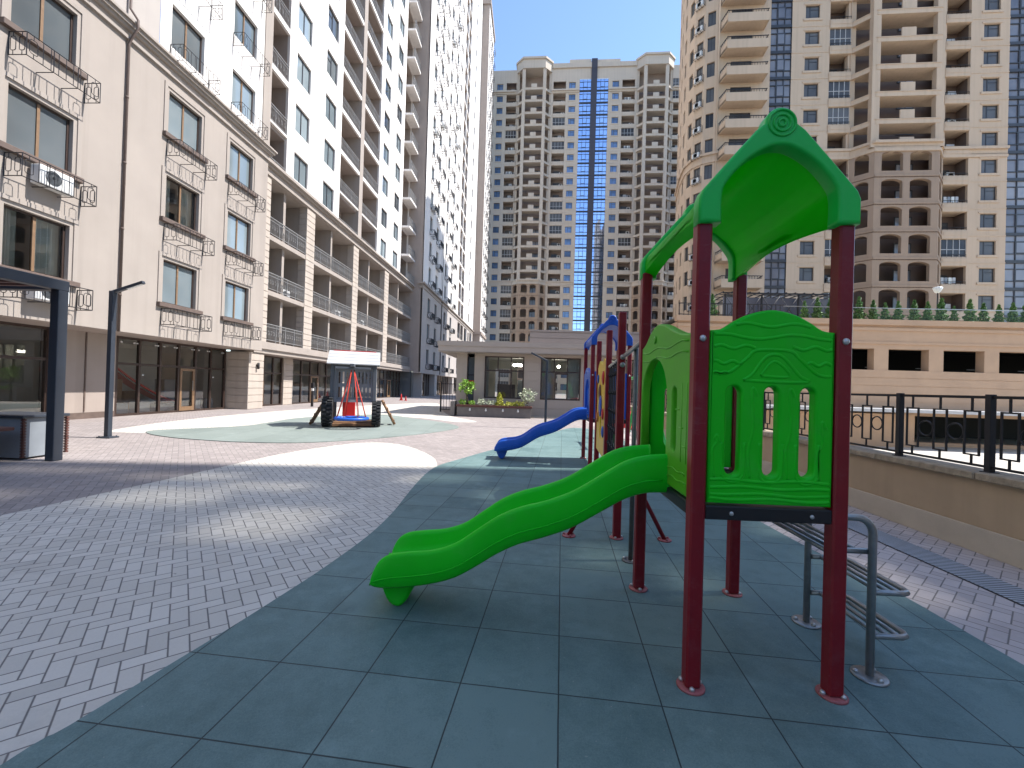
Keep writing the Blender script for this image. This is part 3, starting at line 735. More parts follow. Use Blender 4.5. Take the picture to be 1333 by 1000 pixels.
# ================================================================= left tower with iron baskets (plane X=-13.1), then the one beyond
L3 = Bld('apartment_tower', 'white tower with columns of iron window baskets, its lower storeys in shade', 'building', (-13.1, 0, 0), pi/2)
zt3 = 97; z3 = [13.6+3.2*k for k in range(0, 26)]; zl3 = [3.4, 6.6, 9.8]
wu3 = [52.3, 56.0, 61.8, 66.4, 85.2]
w3 = window_proto('w3', 1.35, 1.75, 'frame_dk', 'pane_l', .07, (.5,), (), None, False, .2)
w3d = window_proto('w3d', 1.35, 1.75, 'frame_dk', 'pane_d', .07, (.5,), (), None, False, .2)
H = [(c-.675, c+.675, z+.85, z+2.6) for c in wu3 for z in z3]+[(a, b_, z+.1, z+2.95) for a, b_ in ((72.8, 75.5), (75.9, 78.6)) for z in z3]
mb = MB(); wall(mb, 49, 92, 13.55, zt3, H, 0, .3); mb.build('wall', M['stucco_w'], L3.e)
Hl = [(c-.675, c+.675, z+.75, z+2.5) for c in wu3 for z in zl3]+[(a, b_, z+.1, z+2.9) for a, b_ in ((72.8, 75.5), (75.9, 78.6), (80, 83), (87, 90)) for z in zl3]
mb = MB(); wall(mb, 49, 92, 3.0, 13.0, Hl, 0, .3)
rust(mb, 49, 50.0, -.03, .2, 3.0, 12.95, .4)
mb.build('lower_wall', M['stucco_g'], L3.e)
mb = MB()
for z0, z1, d in ((12.95, 13.15, .1), (13.15, 13.4, .03), (13.4, 13.6, .3)): mb.box(49-d, 92, -d, .5, z0, z1)
mb.box(49, 92, .28, 1.2, 0.0, .001); mb.build('cornice', M['stucco'], L3.e)
mb = MB(); mb.quad([(49, 8, 3), (49, .0, 3), (49, .0, zt3), (49, 8, zt3)]); mb.quad([(92, 0, 3), (92, 8, 3), (92, 8, zt3), (92, 0, zt3)]); mb.build('side_wall', M['stucco_dk'], L3.e)
mb = MB(); mb.quad([(72.7, 1.6, 3), (78.7, 1.6, 3), (78.7, 1.6, zt3), (72.7, 1.6, zt3)])
for z in z3: mb.box(72.75, 78.65, .31, 1.59, z-.2, z+.1)
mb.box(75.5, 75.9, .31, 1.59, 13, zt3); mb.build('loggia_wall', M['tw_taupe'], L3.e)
for q in ((58.7, 59.2, -.12), (70.2, 71.2, -.1), (49, 49.5, -.04)): mb = MB(); mb.box(*q, .1, 13.6, zt3); mb.build('pilaster', M['stucco_w'], L3.e)
mb = MB(); mb.tube([(59.35, -.1, 3), (59.35, -.1, zt3)], .06, 6); mb.build('downpipe', M['frame_dk'], L3.e)
basket('bk3', 1.7, .6, .62, 'iron', .034, True)
basket('bk3n', 1.7, .6, .62, 'iron', .026, False)
k3 = railing('rl3', 2.66, 1.0, 'iron_l', .2, False)
rnd = random.Random(8)
for z in zl3+z3:
    dz = .75 if z < 13 else .85
    for i, c in enumerate(wu3):
        L3.place('window', w3d if rnd.random() < .4 else w3, (c, 0, z+dz))
        if i < 4: L3.place('balcony_basket', 'bk3n' if z < 30 else 'bk3', (c+.1, 0, z+dz-.7))
    for a in (74.15, 77.25): L3.place('railing', k3, (a, .1, z+.1))
    if rnd.random() < .6: L3.place('air_conditioner', 'air_conditioner', (rnd.choice(wu3[:4]), 0, z+dz-.68))
shopfront(L3, 50.6, 57, 3.0, .9, 5, 2); shopfront(L3, 58.6, 70, 3.0, .9, 8, 3)
shopfront(L3, 71.4, 91.5, 3.0, .9, 12, 5)
mb = MB(); mb.box(49, 92, .0, .9, 2.9, 3.0); mb.build('soffit', M['stucco_g'], L3.e)
for a, b_ in ((57.1, 58.5), (70.1, 71.3), (50.3, 50.6)): mb = MB(); mb.box(a, b_, .1, 1.2, 0, 2.9); mb.build('shop_pier', M['stucco_g'], L3.e)
sf = MB()
sf.quad([(49, 1.0, 0), (49, 8, 0), (49, 8, 3), (49, 1.0, 3)], 0)
for y in (1.0, 2.4, 3.8): sf.box(48.93, 49.02, y, y+.08, 0, 3)
sf.quad([(48.98, 1.0, 0), (48.98, 8, 0), (48.98, 8, 3), (48.98, 1.0, 3)], 1); sf.build('side_shop_front', [M['frame_dk'], M['pane_d']], L3.e)
L3.finish()
L4 = Bld('apartment_tower', 'farthest tower on the left, a narrow strip of wall against the sky', 'building', (-11.5, 0, 0), pi/2)
mb = MB(); wall(mb, 92, 102, 0, 86, [(c-.7, c+.7, 2+3.2*k, 3.8+3.2*k) for c in (94, 97, 100) for k in range(26)], 0, .3)
mb.quad([(92, 10, 0), (92, 0, 0), (92, 0, 86), (92, 10, 86)], 1); mb.box(91.7, 102.3, -.3, 8, 86, 87.2, 1); mb.box(91.7, 102.2, -.3, 3, 12.9, 13.5, 1); mb.quad([(92, 8, 86), (92, 0, 86), (102, 0, 86), (102, 8, 86)])
mb.build('wall', [M['stucco_w'], M['stucco_dk']], L4.e)
for k in range(26):
    for c in (94, 97, 100):
        L4.place('window', 'w3' if k % 3 else 'w3d', (c, 0, 2+3.2*k))
        if k > 3: L4.place('balcony_basket', 'bk3', (c, 0, 1.5+3.2*k))
L4.finish()

# ================================================================= towers ahead and to the right
def arch(mb, u0, u1, z0, zs, z1, y, depth, mi, n=8):
    """spandrels and soffit of a segmental arch over the opening u0..u1, springing at zs, crown z1 (rect top)"""
    c, a, r = (u0+u1)/2, (u1-u0)/2, z1-zs
    pts = [(c+a*cos(pi-pi*i/n), zs+r*sin(pi*i/n)) for i in range(n+1)]
    h = n//2
    mb.quad([(x, y, z) for x, z in [(u0, z1)]+pts[:h+1][::1]][::-1], mi)
    mb.quad([(x, y, z) for x, z in pts[h:]+[(u1, z1)]][::-1], mi)
    for (xa, za), (xb, zb) in zip(pts, pts[1:]): mb.quad([(xa, y, za), (xb, y, zb), (xb, y+depth, zb), (xa, y+depth, za)], mi)
def tower(b, cols, floors, fh, ztop, zc, wallm, pre):
    """floors: storey levels; zc: level of the cornice below which the bays are arched masonry"""
    wl = MB(); bk = MB(); dk = MB(); tp = MB(); orn = MB(); rv = random.Random(len(pre)+int(zc))
    z0 = floors[0]
    for c in cols:
        t, u0, u1 = c[:3]
        if t == 'wall': wall(wl, u0, u1, z0, ztop, [], 0)
        elif t == 'pier':
            dk.box(u0, u1, -.35, .4, z0, ztop)
        elif t == 'win':
            a, e = c[3], c[4]; hw = e-a; sc = MB(); sc.box(-(u1-u0)/2, (u1-u0)/2, -.04, .02, -.08, .08); scr = proto(pre+'sc%.2f' % (u1-u0), sc, [M[wallm]]); key = window_proto(pre+'w%.2f' % hw, hw, 1.6, 'frame_dk', 'pane_ct' if pre == 'ct' else 'pane_s', .08, (.36,), ((.36, 1, .72),), None, False, .2)
            wall(wl, u0, u1, z0, ztop, [(a, e, z+.9, z+2.5) for z in floors], 0, .3)
            if len(PROTO[key]) == 1:
                q = MB(); q.box(-hw/2-.25, hw/2+.25, -.09, .05, -.28, -.02); q.box(-hw/2-.2, hw/2+.2, -.06, .05, 1.65, 1.82); PROTO[key].append(('window_trim', q, [M[wallm]]))
            for z in floors:
                b.place('window', key, ((a+e)/2, 0, z+.9))
                b.place('string_course', scr, ((u0+u1)/2, 0, z))
        elif t == 'log':
            wall(wl, u0, u1, z0, ztop, [(u0+.06, u1-.06, z+.7, z+fh-.42) for z in floors], 0, .3)
            bk.quad([(u0, 1.7, z0), (u1, 1.7, z0), (u1, 1.7, ztop), (u0, 1.7, ztop)])
            for u in (u0, u1): bk.quad([(u, .3, z0), (u, 1.7, z0), (u, 1.7, ztop), (u, .3, ztop)])
            hw = min(1.7, (u1-u0)*.62); key = window_proto(pre+'l%.2f' % hw, hw, 2.0, 'frame_dk', 'pane_s', .09, (.4,), ((0, .4, .6),), None, False, -.05)
            sb = MB(); w = (u1-u0)/2-.02
            sb.cbox(-w, w, -.12, .28, -.40, .58, .03); sb.box(-w, w, .28, 1.69, -.30, -.05); sb.box(-w+.15, w-.15, -.15, -.12, .02, .42)
            rb = MB(); rb.tube([(-w+.08, -.05, .92), (w-.08, -.05, .92)], .03, 5)
            for k in range(6): rb.tube([(-w+.1+(w*2-.2)*k/5, -.05, .58), (-w+.1+(w*2-.2)*k/5, -.05, .92)], .018, 4)
            sb.add(rb, None, 1)
            bkey = proto(pre+'b%.2f' % (u1-u0), sb, [M[wallm], M['iron']])
            for i, z in enumerate(floors):
                b.place('window', key, (u0+(u1-u0)*.45, 1.68, z+.1))
                b.place('balcony', bkey, ((u0+u1)/2, 0, z))
                if rv.random() < .2:          # some flats have glazed their loggia in
                    gk = pre+'gl%.2f' % (u1-u0)
                    if gk not in PROTO:
                        g = MB(); ww = u1-u0-.14; g.quad([(-ww/2, .1, .58), (ww/2, .1, .58), (ww/2, .1, fh-.43), (-ww/2, .1, fh-.43)], 1)
                        for k in range(5): g.box(-ww/2+ww*k/4-.03, -ww/2+ww*k/4+.03, .06, .12, .58, fh-.43)
                        g.box(-ww/2, ww/2, .05, .13, 1.5, 1.56); proto(gk, g, [M['white'], M['pane_s']])
                    b.place('balcony_glazing', gk, ((u0+u1)/2, 0, z), 0, 0)
                elif rv.random() < .3:        # or keep a cupboard or washing there
                    ck = pre+'cl'
                    if ck not in PROTO:
                        g = MB(); g.cbox(-.45, .45, .9, 1.3, 0, 1.7, .02); proto(ck, g, [M['white']])
                        g = MB()
                        for k in range(4): g.box(-.8+.42*k, -.48+.42*k, .30, .32, .75+.1*(k % 2), 1.5, k % 3)
                        proto(pre+'wl', g, [M['white'], M['grey_p'], M['curtain']])
                    b.place('loggia_clutter', rv.choice((ck, pre+'wl')), ((u0+u1)/2+rv.uniform(-.3, .3), 0, z), 0, 1)
                if (i*7+int(u0)) % 3: b.place('air_conditioner', 'tac', (u1-.75, 1.45, z+1.1), 0, 2)
        elif t == 'glz':
            gm = c[3]; w = u1-u0
            g = MB(); n = 3
            g.quad([(-w/2, .15, .32), (w/2, .15, .32), (w/2, .15, fh), (-w/2, .15, fh)], 1)
            q_ = .025 if pre == 'ct' else .045
            for k in range(n+1): g.box(-w/2+w*k/n-q_, -w/2+w*k/n+q_, .06, .2, .32, fh)
            g.box(-w/2, w/2, .05, .2, 1.02, 1.1); g.box(-w/2, w/2, .05, .2, fh-.72, fh-.64)
            g.box(-w/6-q_*2, w/6+q_*2, .04, .1, 1.1, fh-.72, 0); g.quad([(-w/6+.06, .035, 1.2), (w/6-.06, .035, 1.2), (w/6-.06, .035, fh-.8), (-w/6+.06, .035, fh-.8)], 1)
            g.box(-w/2, w/2, -.02, .3, -.02, .32, 0)
            key = proto(pre+'g%.2f' % w, g, [M['frame_dk'], M[gm]])
            for z in floors:
                if z > c[4]: break
                b.place('curtain_wall', key, ((u0+u1)/2, 0, z))
            wall(wl, u0, u1, min(ztop-.1, floors[-1]+fh if c[4] > 900 else c[4]+fh), ztop, [], 0)
        elif t == 'bay':
            pr = c[3]; ch = pr*1.05; m0, m1 = u0+ch, u1-ch
            poly = [(u0, 0), (u0, .001), (m0, -pr), (m1, -pr), (u1, 0)]
            poly = [(u0, .5), (u0, 0), (m0, -pr), (m1, -pr), (u1, 0), (u1, .5)]
            up = [z for z in floors if z > zc-.5]; lo = [z for z in floors if z <= zc-.5]
            bk.quad([(u0, 1.6, z0), (u1, 1.6, z0), (u1, 1.6, ztop), (u0, 1.6, ztop)])
            for u in (u0, u1): bk.quad([(u, 0, z0), (u, 1.6, z0), (u, 1.6, ztop), (u, 0, ztop)])
            cm = (u0+u1)/2
            sl = MB(); sp_ = [(x-cm, y) for x, y in poly]; sl.prism(sp_, -.34, .14)
            sl.prism([(x*1.012, y-.05 if y < 0 else y) for x, y in sp_], .14, .22)
            sl.box(-.75, .75, -pr+.04, -pr+.2, .22, 1.25)
            key = proto(pre+'bs%.1f' % u0, sl, [M[wallm]])
            wk = window_proto(pre+'bw', 1.9, 2.1, 'frame_dk', 'pane_g', .1, (.5,), (), None, False, -.05)
            for z in up:
                b.place('balcony', key, (cm, 0, z))
                b.place('window', wk, (m1-1.3, 1.58, z+.15))
            # masonry posts between the storeys
            for u, y in ((u0+.12, .1), (m0, -pr), (m1, -pr), (u1-.12, .1)):
                for q in (0,):
                    wl.box(u-.42, u+.42, y+.04, y+.62, zc, ztop)
                wl.box(u-.5, u+.5, y-.04, y+.5, zc, zc+.9)
            # arched masonry below the cornice
            face = MB(); L = m1-m0
            wp = 2 if L > 4 else 1; gp = .75; ow = (L-gp*(wp+1))/wp
            def arched(mb2, L, n, ow, gap):
                hs = []
                for z in lo:
                    for i in range(n):
                        a = gap+(ow+gap)*i; hs.append((a, a+ow, z+.55, z+2.75))
                wall(mb2, 0, L, z0, zc, hs, 0, .4)
                for a, e, q0, q1 in hs: arch(mb2, a, e, q0, q1-.42, q1, 0.001, .4, 0)
                for z in lo: mb2.box(0, L, -.08, .0, z-.12, z+.12)
            arched(face, L, wp, ow, gp); tp.add(face, Matrix.Translation((m0, -pr, 0)))
            for p, q in (((u0, 0), (m0, -pr)), ((m1, -pr), (u1, 0))):
                Ls = hypot(q[0]-p[0], q[1]-p[1]); s_ = MB(); arched(s_, Ls, 1, Ls-1.0, .5)
                tp.add(s_, Matrix.Translation((p[0], p[1], 0)) @ Matrix.Rotation(atan2(q[1]-p[1], q[0]-p[0]), 4, 'Z'))
            for z in lo:
                bk.prism(poly, z-.2, z+.1); 
                if wp == 2: b.place('window', wk, (m0+gp*2+ow*1.5-.1, .6, z+.3), 0, 1)
            # cornice band round the bay
            orn = MB()
            for d, q0, q1 in ((.15, zc-.5, zc-.2), (.05, zc-.2, zc+.4), (.3, zc+.4, zc+.7)):
                orn.prism([(u0-d*.4, .3), (u0-d*.4, -d*.4), (m0-d*.4, -pr-d), (m1+d*.4, -pr-d), (u1+d*.4, -d*.4), (u1+d*.4, .3)], q0, q1)
            orn.build('cornice', M[wallm], b.e)
        elif t == 'balc':
            pr = c[3]
            wall(wl, u0, u1, z0, ztop, [((u0+u1)/2-1.2, (u0+u1)/2+1.2, z+.1, z+2.35) for z in floors], 0, .2)
            key = window_proto(pre+'bl', 2.4, 2.25, 'frame_dk', 'pane_s', .1, (.33, .66), (), None, False, .12)
            w = (u1-u0)/2
            sb = MB(); sb.prism([(-w, 0), (-w+.25, -pr), (w-.1, -pr), (w, 0)], -.25, .0)
            for p, q in (((-w, 0), (-w+.25, -pr)), ((-w+.25, -pr), (w-.1, -pr)), ((w-.1, -pr), (w, 0))):
                an = atan2(q[1]-p[1], q[0]-p[0]); Lq = hypot(q[0]-p[0], q[1]-p[1]); t_ = MB(); t_.box(0, Lq, -.0, .14, -.3, .72)
                T = Matrix.Translation((p[0], p[1], 0)) @ Matrix.Rotation(an, 4, 'Z'); sb.add(t_, T)
                r_ = MB(); r_.box(0, Lq, .04, .1, 1.05, 1.12)
                for k in range(int(Lq/.3)): r_.box(.15+k*.3, .18+k*.3, .05, .09, .72, 1.05)
                sb.add(r_, T, 1)
            bkey = proto(pre+'pb%.1f' % u0, sb, [M[wallm], M['iron']])
            for z in floors:
                b.place('balcony', bkey, ((u0+u1)/2, 0, z)); b.place('window', key, ((u0+u1)/2, 0, z+.1))
    # cornice across the flat columns, stopping at the bays
    for c in cols:
        if c[0] in ('wall', 'win', 'log'):
            orn = MB()
            for d, q0, q1 in ((.13, zc-.5, zc-.2), (.04, zc-.2, zc+.4), (.26, zc+.4, zc+.7)): orn.box(c[1], c[2], -d, .1, q0, q1)
            orn.build('cornice', M[wallm], b.e)
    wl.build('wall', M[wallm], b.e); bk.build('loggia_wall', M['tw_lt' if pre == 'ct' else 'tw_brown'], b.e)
    if dk.v: dk.build('dark_pier', M['tw_dark'], b.e)
    if tp.v: tp.build('arched_bay', M['tw_taupe'], b.e)
tac = MB(); tac.cbox(-.45, .45, -.15, .15, 0, .62, .03); tac.lathe([(.24, -.155), (.24, -.17), (.2, -.17), (.2, -.155)], 0, .31, 14, 1, 'y'); proto('tac', tac, [M['ac'], M['frame_dk']])
CT = Bld('apartment_tower', 'pale high-rise straight ahead with a blue glass stripe up its centre', 'building', (14.3, 111, 0), radians(-2.2))
half = [('wall', -30, -26), ('win', -26, -23.2, -25.7, -24.1), ('log', -23.2, -20.2), ('bay', -20.2, -11.2, 1.7), ('log', -10.7, -7.3), ('win', -7.3, -3.75, -6.5, -4.8)]
right = [(c[0], -c[2], -c[1])+tuple((-c[4], -c[3]) if c[0] == 'win' else c[3:]) for c in half]
cols = half+[('wall', -11.2, -10.7), ('wall', 10.7, 11.2), ('glz', -3.75, -.75, 'pane_b', 999), ('pier', -.75, .75), ('glz', .75, 3.75, 'pane_b', 999)]+right
cfl = [.2+3.2*k for k in range(26)]
tower(CT, cols, cfl, 3.2, 86.4, 29.2, 'ct_wall', 'ct')
mb = MB()
for d, q0, q1 in ((.2, 79.9, 80.3), (.5, 80.3, 80.7)):
    mb.box(-30, -20.5, -d, .1, q0, q1); mb.box(-10.9, -3.8, -d, .1, q0, q1); mb.box(3.8, 10.9, -d, .1, q0, q1); mb.box(20.5, 30, -d, .1, q0, q1)
for u0, u1, zz in ((-20.4, -11.0, 88.3), (11.0, 20.4, 88.3)):
    mb.prism([(u0, 3), (u0, -.1), (u0+1.8, -1.95), (u1-1.8, -1.95), (u1, -.1), (u1, 3)], 85.4, zz)
    mb.prism([(u0-.3, 3), (u0-.3, -.2), (u0+1.7, -2.3), (u1-1.7, -2.3), (u1+.3, -.2), (u1+.3, 3)], zz-.6, zz-.1)
mb.box(-11.0, 11.0, -.35, 4, 86.4, 87.6); mb.box(-6.5, -.8, .6, 5, 87.6, 89.2); mb.box(.8, 6.8, .6, 5, 87.6, 89.0)
mb.box(-.75, .75, -.4, 3, 86, 88.6, 1)
mb.build('roof_parapet', [M['ct_wall'], M['tw_dark']], CT.e)
CT.finish()

RT = Bld('apartment_tower', 'tan high-rise on the right with stacked balconies and a rounded corner', 'building', (32, 51, 0), radians(-2.5))
o = -32
rf = [7.95+3.12*k for k in range(-3, 18)]
cols = [('wall', 21.3+o, 21.6+o), ('balc', 21.6+o, 26.6+o, 1.5), ('wall', 26.6+o, 27.4+o), ('glz', 27.4+o, 29.8+o, 'pane_g', 999), ('win', 29.8+o, 34.0+o, 31.3+o, 32.9+o),
        ('log', 34.0+o, 36.5+o), ('bay', 36.5+o, 46.6+o, 1.6), ('log', 46.6+o, 49.4+o), ('win', 49.4+o, 53.4+o, 50.7+o, 52.4+o), ('glz', 53.4+o, 56.8+o, 'pane_g', 999), ('pier', 56.8+o, 57.8+o),
        ('glz', 57.8+o, 61.2+o, 'pane_g', 999), ('win', 61.2+o, 65+o, 62.3+o, 64+o), ('log', 65+o, 68+o)]
tower(RT, cols, rf, 3.12, 66, 29.9, 'rt_wall', 'rt')
curve = [(21.3+o, 0), (20.05+o, .55), (19.2+o, 1.6), (18.85+o, 3.2), (19.1+o, 6), (20+o, 11)]
wl = MB(); og = MB()
wr = window_proto('rtr', .86, 1.75, 'frame_dk', 'pane_s', .07, (.5,), (), None, False, .2)
basket('rtb', 1.15, .5, .8, 'iron', .022, True)
for i, (p, q) in enumerate(zip(curve[1:], curve)):
    L = hypot(q[0]-p[0], q[1]-p[1]); an = atan2(q[1]-p[1], q[0]-p[0]); T = Matrix.Translation((p[0], p[1], 0)) @ Matrix.Rotation(an, 4, 'Z')
    n = 1 if L < 5 else 2
    cs = [L*(k+.5)/n for k in range(n)]
    f = MB(); wall(f, 0, L, rf[0], 66, [(c-.43, c+.43, z+.8, z+2.55) for c in cs for z in rf], 0, .3); wl.add(f, T)
    g = MB()
    for d, q0, q1 in ((.13, 29.4, 29.7), (.04, 29.7, 30.3), (.26, 30.3, 30.6)): g.box(-d*.4, L+d*.4, -d, .1, q0, q1)
    og = MB(); og.add(g, T); og.build('cornice', M['rt_wall'], RT.e)
    for c in cs:
        P = T @ Vector((c, 0, 0))
        for z in rf:
            RT.place('window', wr, (P.x, P.y, z+.8), an)
            if i == 1: RT.place('balcony_basket', 'rtb', (P.x, P.y, z+.5), an)
            if i == 1: RT.place('air_conditioner', 'tac', tuple(T @ Vector((c, -.3, z+.52))), an, 2)
wl.build('rounded_wall', M['rt_wall'], RT.e)
mb = MB(); mb.tube([(21.4+o, -.12, 8), (21.4+o, -.12, 66)], .07, 6); mb.build('downpipe', M['rt_wall'], RT.e)
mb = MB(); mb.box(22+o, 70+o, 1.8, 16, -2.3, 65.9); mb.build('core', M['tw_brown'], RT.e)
RT.finish()

# tower to the right of the frame: its shadow covers the playground (and the shop windows mirror it)
ST = Bld('apartment_tower', 'tan high-rise standing right of the playground outside the picture', 'building', (32, 11.2, 0), -pi/2)
mb = MB(); wall(mb, 0, 42, -2.3, 35.5, [(2+4*i, 3.8+4*i, 1+3.12*k, 2.7+3.12*k) for i in range(10) for k in range(11)], 0, .3)
mb.quad([(0, 16, -2.3), (0, 0, -2.3), (0, 0, 35.5), (0, 16, 35.5)]); mb.quad([(42, 0, -2.3), (42, 16, -2.3), (42, 16, 35.5), (42, 0, 35.5)])
mb.quad([(0, 0, 35.5), (42, 0, 35.5), (42, 16, 35.5), (0, 16, 35.5)]); mb.quad([(42, 16, -2.3), (0, 16, -2.3), (0, 16, 35.5), (42, 16, 35.5)])
mb.build('wall', M['rt_wall'], ST.e)
mb = MB(); mb.quad([(0, .29, -2.3), (42, .29, -2.3), (42, .29, 35.4), (0, .29, 35.4)]); mb.build('glazing', M['pane_d'], ST.e)
# upper part as an added screen, its tinted panes made up to cast sun patches
AZ, EL = radians(5.8), radians(52)
def crown(px0, py0, px1, py1):          # ground patch x0..x1, y0..y1 -> opening in the added screen
    s = lambda x, y: (11.2-(y+(32-x)*tan(AZ)), (32-x)*tan(EL)/cos(AZ))
    (ua, za), (ub, zb) = s(px0, py1), s(px1, py0)
    return (min(ua, ub), max(ua, ub), min(za, zb), max(za, zb))
PATCH = [(-8.9, 6.3, -6.7, 6.55), (-6.5, 6.2, -4.6, 6.5), (-5.6, 4.9, -4.0, 5.6), (-3.6, 4.0, -2.3, 4.9), (-4.7, 5.75, -3.2, 6.1), (-2.3, 6.6, -.9, 7.1), (-.9, 5.6, .3, 6.2), (-7.9, 4.6, -6.4, 5.1), (-.7, 4.7, .1, 5.05), (1.0, 3.2, 1.5, 3.75), (2.5, 3.3, 3.3, 4.2), (2.3, 4.7, 3.1, 5.2), (-9.6, 5.2, -8.2, 5.6), (.2, 3.7, .9, 4.1)]
CH = [crown(*p) for p in PATCH]
mb = MB(); wall(mb, 0, 42, 35.5, 68, CH, 0, .25); mb.quad([(0, .25, 68), (0, .25, 35.5), (42, .25, 35.5), (42, .25, 68)][:0] or [(0, 0, 68), (42, 0, 68), (42, .25, 68), (0, .25, 68)]); mb.build('added_sun_screen', M['rt_wall'], ST.e)
for a, b_, c, d in CH: mb = MB(); mb.quad([(a, .1, c), (b_, .1, c), (b_, .1, d), (a, .1, d)]); mb.build('added_patch_pane', M['crown_gl'], ST.e)
ST.finish()

BK = Bld('apartment_building', 'low white apartment block, unseen, added behind the photographer for window reflections', 'building', (24, -26, 0), pi)  # unseen block added so the pavilion windows have something to mirror
hs = [(2+3.4*i, 3.8+3.4*i, 1.2+3.1*k, 2.9+3.1*k) for i in range(13) for k in range(4)]
mb = MB(); wall(mb, 0, 48, 0, 14, hs, 0, .25); mb.box(0, 48, .4, 10, 13.6, 13.9); mb.build('wall', M['stucco'], BK.e)
mb = MB(); mb.quad([(0, .24, .1), (48, .24, .1), (48, .24, 13.5), (0, .24, 13.5)]); mb.build('glazing', M['pane_d'], BK.e)

# ================================================================= garage podium with hedge, street lamp, glazed pergola
PD = Bld('parking_garage', 'tan stone parking podium with dark rectangular openings under a row of conifers', 'building', (0, 36, 0), 0)
x0 = 12.3
ops = [(29.4+4.35*(i-3), 32.6+4.35*(i-3), 3.86, 5.62) for i in range(0, 13)]
mb = MB(); wall(mb, x0, 75, -2.3, 7.55, ops+[(31.3, 75, -2.0, .15)], 0, .7)
mb.quad([(x0, 14, -2.3), (x0, 0, -2.3), (x0, 0, 7.55), (x0, 14, 7.55)])
for z in (1.3, 1.95, 2.6, 3.25): mb.box(x0, 75, -.03, .0, z, z+.6)
mb.build('wall', M['podium'], PD.e)
mb = MB()
for d, q0, q1 in ((.08, 6.0, 6.2), (.03, 6.2, 7.1), (.12, 7.1, 7.35), (.25, 7.55, 8.0)): mb.box(x0-d, 75, -d, .3, q0, q1)
mb.build('coping', M['podium'], PD.e)
mb = MB(); mb.quad([(x0, 0, 7.98), (75, 0, 7.98), (75, 14, 7.98), (x0, 14, 7.98)]); mb.build('terrace', M['street'], PD.e)
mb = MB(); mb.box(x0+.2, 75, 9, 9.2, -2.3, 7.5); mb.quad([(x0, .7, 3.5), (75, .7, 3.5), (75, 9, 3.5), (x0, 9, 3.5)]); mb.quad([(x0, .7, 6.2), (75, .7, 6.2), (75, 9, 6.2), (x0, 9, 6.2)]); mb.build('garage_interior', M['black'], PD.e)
mb = MB(); mb.box(x0, 75, -3.0, -.04, .5, .74); mb.build('ledge', M['white'], PD.e)  # white colour stands in for the bright line of its sunlit top
mb = MB(); mb.box(x0, 30.5, -1.25, -.9, -2.3, .3); mb.build('low_wall', M['podium'], PD.e)
mb = MB()
for i in range(13):
    a = ops[i][0]; mb.box(a+.5, a+1.7, 3.0, 3.1, 4.25, 4.3)
mb.build('garage_light', M['white'], PD.e)
mb = MB(); mb.quad([(21, .22, 8.02), (75, .22, 8.02), (75, .22, 9.0), (21, .22, 9.0)]); mb.box(21, 75, .19, .25, 9.0, 9.05, 1)
mb.build('glass_railing', [M['rail_gl'], M['steel']], PD.e)
mb = MB(); P = []
for i in range(9): P.append((x0+.2-.0+.15*i*0+i*1.05, .15 if i else .4))
mb2 = MB()
for i in range(24):
    u = x0+.1+i*.36; mb2.box(u-.02, u+.02, .12, .16, 8, 9.05)
mb2.box(x0, 21, .1, .18, 9.05, 9.12); mb2.box(x0, 21, .11, .17, 8.12, 8.18); mb2.build('railing', M['iron'], PD.e)
PD.finish()

def conifer_mesh(seed):
    rn = random.Random(seed); random.seed(seed)
    mb = MB(); H_ = 1.75
    def smp():
        t = random.random()**1.4; a = random.uniform(0, 2*pi); tier = .82+.18*cos(t*26)
        r = (.46*(1-t)**.85+.03)*tier*random.uniform(.55, 1.05)
        return (r*cos(a), r*sin(a), .08+t*H_)
    leaves(mb, 1100, smp, .085)
    return mb
con = [conifer_mesh(k).mesh('foliage', [M['leaf_con']]) for k in range(3)]
tr = MB(); tr.tube([(0, 0, 0), (0, 0, .9), (0, 0, 1.6)], [.05, .04, .01], 6); trm = tr.mesh('trunk', [M['bark']])
pxs = [925, 1048, 1064, 1081, 1103, 1120, 1137, 1153, 1171, 1190, 1207, 1226, 1243, 1263, 1281, 1300, 1317, 1334]
LB = {925: 'conifer at the left part of the glazed pergola, seen between the two left maroon posts', 1048: 'conifer touching the right end of the glazed pergola on the podium',
      1064: 'second conifer right of the glazed pergola, seen between the maroon posts', 1081: 'third conifer right of the glazed pergola, just left of the right maroon post',
      1103: 'conifer mostly hidden behind the right maroon post', 1243: 'shortest conifer of the podium hedge, just in front of the white street lamp'}
ordw = ['rightmost', 'second', 'third', 'fourth', 'fifth', 'sixth', 'seventh', 'eighth', 'ninth', 'tenth', 'eleventh', 'twelfth', 'thirteenth', 'fourteenth']
rnd = random.Random(2)
for i, p in enumerate(pxs):
    k = len(pxs)-1-i
    lab = LB.get(p) or ('conical conifer on the podium, rightmost of the hedge row' if k == 0 else 'conical conifer on the podium, '+ordw[k]+' from the right end of the hedge row')
    X = 26.9+(p-1109)*.0625
    s = rnd.uniform(.85, 1.12)
    if p == 1243: s = .78
    t = thing('conifer_tree', lab, 'tree', (X, 36.75+rnd.uniform(-.1, .1), 7.98), rnd.uniform(0, 6), 'conifers along the podium edge')
    t.scale = (s*1.05, s*1.05, s*1.02)
    obj('foliage', con[i % 3], t); obj('trunk', trm, t)
t = thing('street_lamp', 'street lamp with a white bowl head rising behind the conifers on the podium', 'lamp', (35.0, 38.0, 7.98))
mb = MB(); mb.lathe([(.14, 0), (.12, .3), (.05, .35), (.04, 2.75), (.06, 2.8)], 0, 0, 10); mb.build('post', M['iron'], t)
mb = MB(); mb.lathe([(.08, 2.8), (.2, 2.9), (.36, 3.25), (.3, 3.32), (.05, 3.38)], 0, 0, 14); mb.build('lamp_shade', M['lamp_w'], t)
